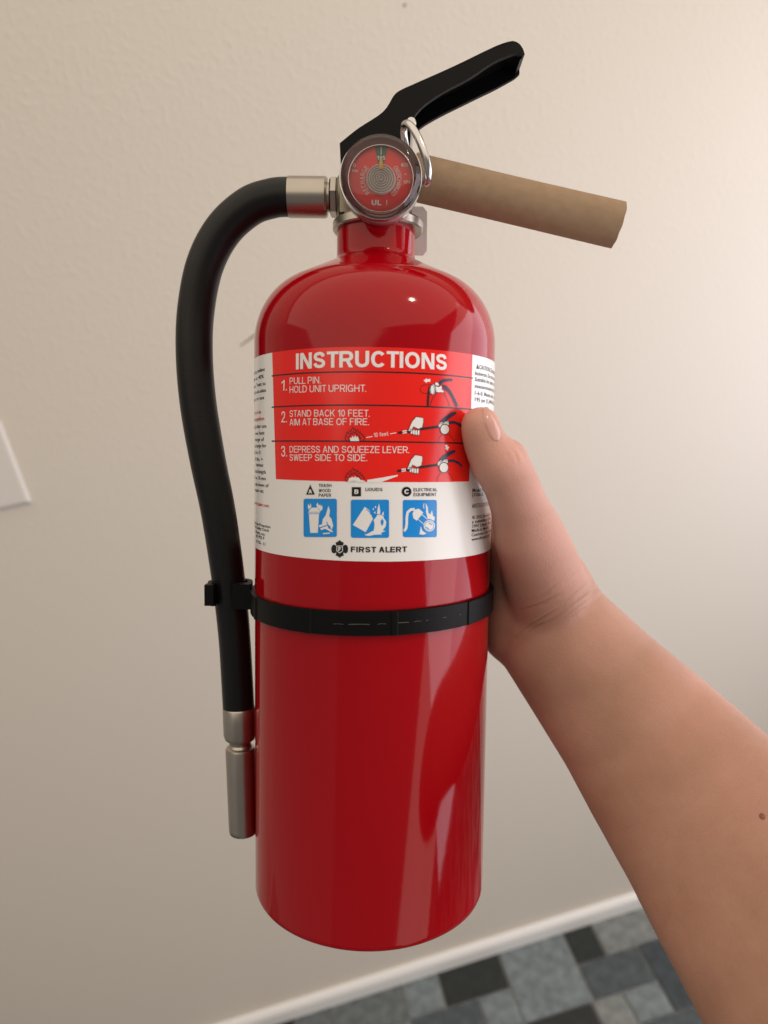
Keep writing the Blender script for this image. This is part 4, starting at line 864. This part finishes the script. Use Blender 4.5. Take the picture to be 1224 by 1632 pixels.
dial_mesh('needle', [(np.array([(-0.95, 3.7), (0.95, 3.7), (0.75, 6.4), (0.25, 8.0), (-0.25, 8.0), (-0.75, 6.4)]), [(0, 1, 2, 3, 4, 5)])], M['yellow'], -28.00, gauge)
bm = bmesh.new()
lens = [(17.2, -24.70), (17.2, -30.20), (16.6, -31.50), (15.2, -32.30)] + [(15.2*math.cos(a), -32.30-2.2*math.sin(a)) for a in np.linspace(0.12, 1.5, 10)]
lathe(bm, lens, 96, 'Y', (GC[0], 0, GC[1])); part('lens', bm, M['clear'], gauge, sharp=40)

for o in [gauge] + list(gauge.children):                  # the dial face is a little smaller than the case blank it was drawn for
    o.data.transform(Matrix.Translation((GC[0]*mm, -0.018, (GC[1]-ZB)*mm)) @ Matrix.Diagonal((0.955, 0.93, 0.955, 1)) @ Matrix.Translation((-GC[0]*mm, 0.018, -(GC[1]-ZB)*mm)))

# ------------------------------------------------------------------ the arm that holds it
def ellipsoid_loft(bm, secs, n=28):
    """secs: (centre, half width vector, half thickness vector); rounded caps"""
    S = []
    def lerp(a, b, t): return tuple(a[i]*(1-t)+b[i]*t for i in range(3))
    full = []
    for i in range(len(secs)-1):
        for k in range(3): full.append(lerp(secs[i], secs[i+1], k/3))
    full.append(secs[-1])
    d0 = (full[0][0]-full[1][0]).normalized(); d1 = (full[-1][0]-full[-2][0]).normalized()
    def cap(sec, d):
        r = min(sec[1].length, sec[2].length); o = []
        for a in (80, 60, 40, 20):
            q = math.radians(a); o.append((sec[0]+d*r*math.sin(q)*0.9, sec[1]*math.cos(q), sec[2]*math.cos(q)))
        return o
    full = cap(full[0], d0) + full + cap(full[-1], d1)[::-1]
    rings = [[bm.verts.new(c+w*math.cos(2*math.pi*k/n)+t*math.sin(2*math.pi*k/n)) for k in range(n)] for c, w, t in full]
    for a, b in zip(rings, rings[1:]):
        for k in range(n): bm.faces.new((a[k], a[(k+1) % n], b[(k+1) % n], b[k]))
    bm.faces.new(rings[0][::-1]); bm.faces.new(rings[-1])
FWD = ROOM @ Vector((0, 0, 1))
def ball_chain(bm, pts):
    """pts: (world point, radius) -> tapered round limb"""
    secs = []
    for i, (p, r) in enumerate(pts):
        t = (pts[min(i+1, len(pts)-1)][0]-pts[max(i-1, 0)][0]).normalized()
        w = t.cross(FWD); w = (w if w.length > 0.1 else t.cross(Vector((0, 0, 1)))).normalized(); u = w.cross(t).normalized()
        secs.append((p, w*r, u*r))
    ellipsoid_loft(bm, secs)
def ext_pt(theta, r, z):
    return EM @ Vector((r*math.sin(theta)*mm, -r*math.cos(theta)*mm, (z-ZB)*mm))
bm = bmesh.new()
secs = []
for (lx, ly), (ux, uy), d, th in [((786,1010),(930,895),.350,.020), ((800,1057),(955,940),.347,.022), ((850,1137),(1032,1010),.342,.024), ((900,1218),(1112,1075),.332,.027), ((950,1312),(1200,1150),.314,.031),
                                 ((1000,1402),(1290,1228),.294,.034), ((1050,1502),(1372,1312),.272,.036), ((1120,1634),(1482,1422),.250,.038), ((1200,1792),(1602,1562),.232,.040), ((1300,1992),(1742,1742),.215,.042)]:
    L_, U_ = at(lx, ly, d), at(ux, uy, d); c = (L_+U_)/2; w = (U_-L_)/2
    secs.append((c, w, FWD*th))
ellipsoid_loft(bm, secs)
ball_chain(bm, [(at(765,676,.2865), .0081), (at(771,704,.288), .0087), (at(792,735,.2905), .0111), (at(811,766,.2945), .0111), (at(826,805,.301), .0119), (at(840,845,.309), .0150), (at(855,885,.320), .0170), (at(869,930,.3345), .0192), (at(874,975,.3475), .0200), (at(905,1030,.350), .019), (at(950,1090,.345), .018)])
ball_chain(bm, [(at(811,726,.2915), .0074), (at(823,748,.295), .0070), (at(834,785,.301), .0085)])
ball_chain(bm, [(at(832,870,.345), .014), (at(832,930,.350), .017), (at(824,985,.354), .0180), (at(824,1012,.354), .017), (at(868,1060,.350), .013)])
ball_chain(bm, [(at(866,868,.318), .0105), (at(884,915,.334), .0125), (at(905,955,.344), .0135), (at(945,1000,.346), .014)])
# palm behind the thumb and four fingers closed round the back of the tank
palm = [(ext_pt(math.radians(a), r_, z_), rr_) for a, r_, z_, rr_ in ((100, 76, 165, .017), (112, 72, 180, .016), (125, 69, 195, .013))]
ball_chain(bm, palm)
palm = [(ext_pt(math.radians(a), r_, z_), rr_) for a, r_, z_, rr_ in ((98, 75, 148, .016), (112, 71, 155, .015), (126, 68, 160, .012))]
ball_chain(bm, palm)
for z_, l_ in ((203, 225), (184, 236), (165, 230), (148, 212)):
    pts_ = [(ext_pt(math.radians(a), 54+8.3+(1.6 if i in (1, 3) else 0), z_+3*math.sin(i)), .0088-.0004*i) for i, a in enumerate(np.linspace(118, l_, 6))]
    ball_chain(bm, pts_)
me = bpy.data.meshes.new('person'); bm.to_mesh(me); bm.free()
tmp = bpy.data.objects.new('tmp', me); COL.objects.link(tmp)
md = tmp.modifiers.new('r', 'REMESH'); md.mode = 'VOXEL'; md.voxel_size = 0.00095; md.adaptivity = 0.0
ms = tmp.modifiers.new('s', 'SMOOTH'); ms.factor = 0.5; ms.iterations = 60
bpy.context.view_layer.update(); dg = bpy.context.evaluated_depsgraph_get()
me2 = bpy.data.meshes.new_from_object(tmp.evaluated_get(dg)); bpy.data.objects.remove(tmp); bpy.data.meshes.remove(me)
me2.name = 'person'
# photograph pixel of every vertex, to lay creases and flush where the hand has them
nv_ = len(me2.vertices); co = np.empty(nv_*3); me2.vertices.foreach_get('co', co); co = co.reshape(-1, 3)
no = np.empty(nv_*3); me2.vertices.foreach_get('normal', no); no = no.reshape(-1, 3)
RI = np.array(ROOM.transposed()); cc = (co-np.array(CAMLOC))@RI.T
PX = np.stack([CX+FPX*cc[:, 0]/cc[:, 2], CY+FPX*cc[:, 1]/cc[:, 2]], 1); facing = (no@np.array(FWD)) < 0.25
disp = np.zeros(nv_)
def crease(pts, depth, wid):
    global disp
    P = np.array([tuple(p)[:2] for p in spline([(x, y, 0) for x, y in pts], 8)])
    best = np.full(nv_, 1e9); tt = np.zeros(nv_)
    for i in range(len(P)-1):
        a, b = P[i], P[i+1]; d = b-a; t = np.clip(((PX-a)@d)/(d@d), 0, 1)
        ds = np.hypot(*(PX-(a+t[:, None]*d)).T); m_ = ds < best; best[m_] = ds[m_]; tt[m_] = (i+t[m_])/(len(P)-1)
    fade = np.clip(np.minimum(tt, 1-tt)*3, 0, 1)
    disp += np.where(facing, -depth*np.exp(-(best/wid)**2)*fade, 0) + np.where(facing, 0.2*depth*np.exp(-((best-2.2*wid)/(wid*1.1))**2)*fade, 0)
for pts_, dp, wd in (([(822,976),(836,971),(862,962),(882,953),(900,944)], .0010, 2.6), ([(806,1022),(813,1018),(858,989),(897,965),(926,940),(944,922)], .0010, 2.5), ([(800,1034),(840,1008),(880,982),(915,955),(938,934)], .0005, 2.4),
                     ([(836,1010),(847,1003),(886,984),(925,957),(962,930)], .0009, 2.5), ([(870,1002),(910,978),(950,946)], .0005, 2.4), ([(905,990),(940,964),(968,940)], .0004, 2.4),
                     ([(868,944),(884,932),(916,904)], .0004, 2.6), ([(880,946),(905,926),(926,906)], .0004, 2.6), ([(826,962),(858,950),(880,938)], .0004, 2.8),
                     ([(824,712),(832,722),(837,738)], .0005, 2.2), ([(815,716),(823,728),(826,742)], .0004, 2.2), ([(806,720),(813,732)], .0003, 2.2), ([(832,716),(839,730)], .0003, 2.2)):
    crease(pts_, dp*0.8, wd*0.8)
co += no*disp[:, None]
me2.vertices.foreach_set('co', co.ravel())
fl = np.zeros(nv_)
for x, y, s_, a in ((765,665,45,.9), (800,735,50,.9), (830,800,50,.8), (850,870,60,.85), (890,910,40,.7), (800,1040,40,.5), (835,950,60,.55), (950,1010,60,.35), (1100,1120,70,.4), (880,1180,50,.35), (1180,1250,80,.3)):
    fl = np.maximum(fl, a*np.exp(-((PX[:, 0]-x)**2+(PX[:, 1]-y)**2)/(2*s_*s_)))
attr = me2.attributes.new('flush', 'FLOAT', 'POINT'); attr.data.foreach_set('value', fl)
me2.update()
person = link('person', me2, M['skin'])
# move the origin to the wrist
org = at(880, 1000, .35); me2.transform(Matrix.Translation(-org)); person.location = org
tag(person, 'bare right forearm and hand gripping the red extinguisher, thumb on its label', 'person')
bpy.context.view_layer.update()
# thumbnail
def surf(x, y):
    """nearest point of the arm seen at a photograph pixel"""
    d = (at(x, y, 1)-CAMLOC).normalized(); ok, loc, nor, _ = person.ray_cast(CAMLOC-org, d); return (loc, nor) if ok else (None, None)
cols = 9; rows = 12; grid = []
nail_l = [(768,652),(769,664),(772,677),(777,690),(785,701)]; nail_r = [(779,656),(787,667),(794,680),(798,692),(795,702)]
nl = [tuple(p)[:2] for p in spline([(x, y, 0) for x, y in nail_l], 3)]; nr = [tuple(p)[:2] for p in spline([(x, y, 0) for x, y in nail_r], 3)]
bm = bmesh.new(); prev = None
for a, b in zip(nl, nr):
    row = []
    for k in range(cols):
        t = k/(cols-1); loc, nor = surf(a[0]*(1-t)+b[0]*t, a[1]*(1-t)+b[1]*t)
        row.append(None if loc is None else bm.verts.new(loc + nor*(0.00035*(1-(2*t-1)**4)+0.00003)))
    if prev:
        for k in range(cols-1):
            q = (prev[k], prev[k+1], row[k+1], row[k])
            if all(q): bm.faces.new(q)
    prev = row
if len(bm.faces): from_bm('thumbnail', bm, M['nail'], person)
loc, nor = surf(1215, 1301)
if loc is not None:
    bm = bmesh.new(); bmesh.ops.create_uvsphere(bm, u_segments=16, v_segments=8, radius=0.0011, matrix=Matrix.Translation(loc) @ nor.to_track_quat('Z', 'Y').to_matrix().to_4x4() @ Matrix.Diagonal((1.0, 1.2, 0.35, 1)))
    from_bm('mole', bm, M['mole'], person)
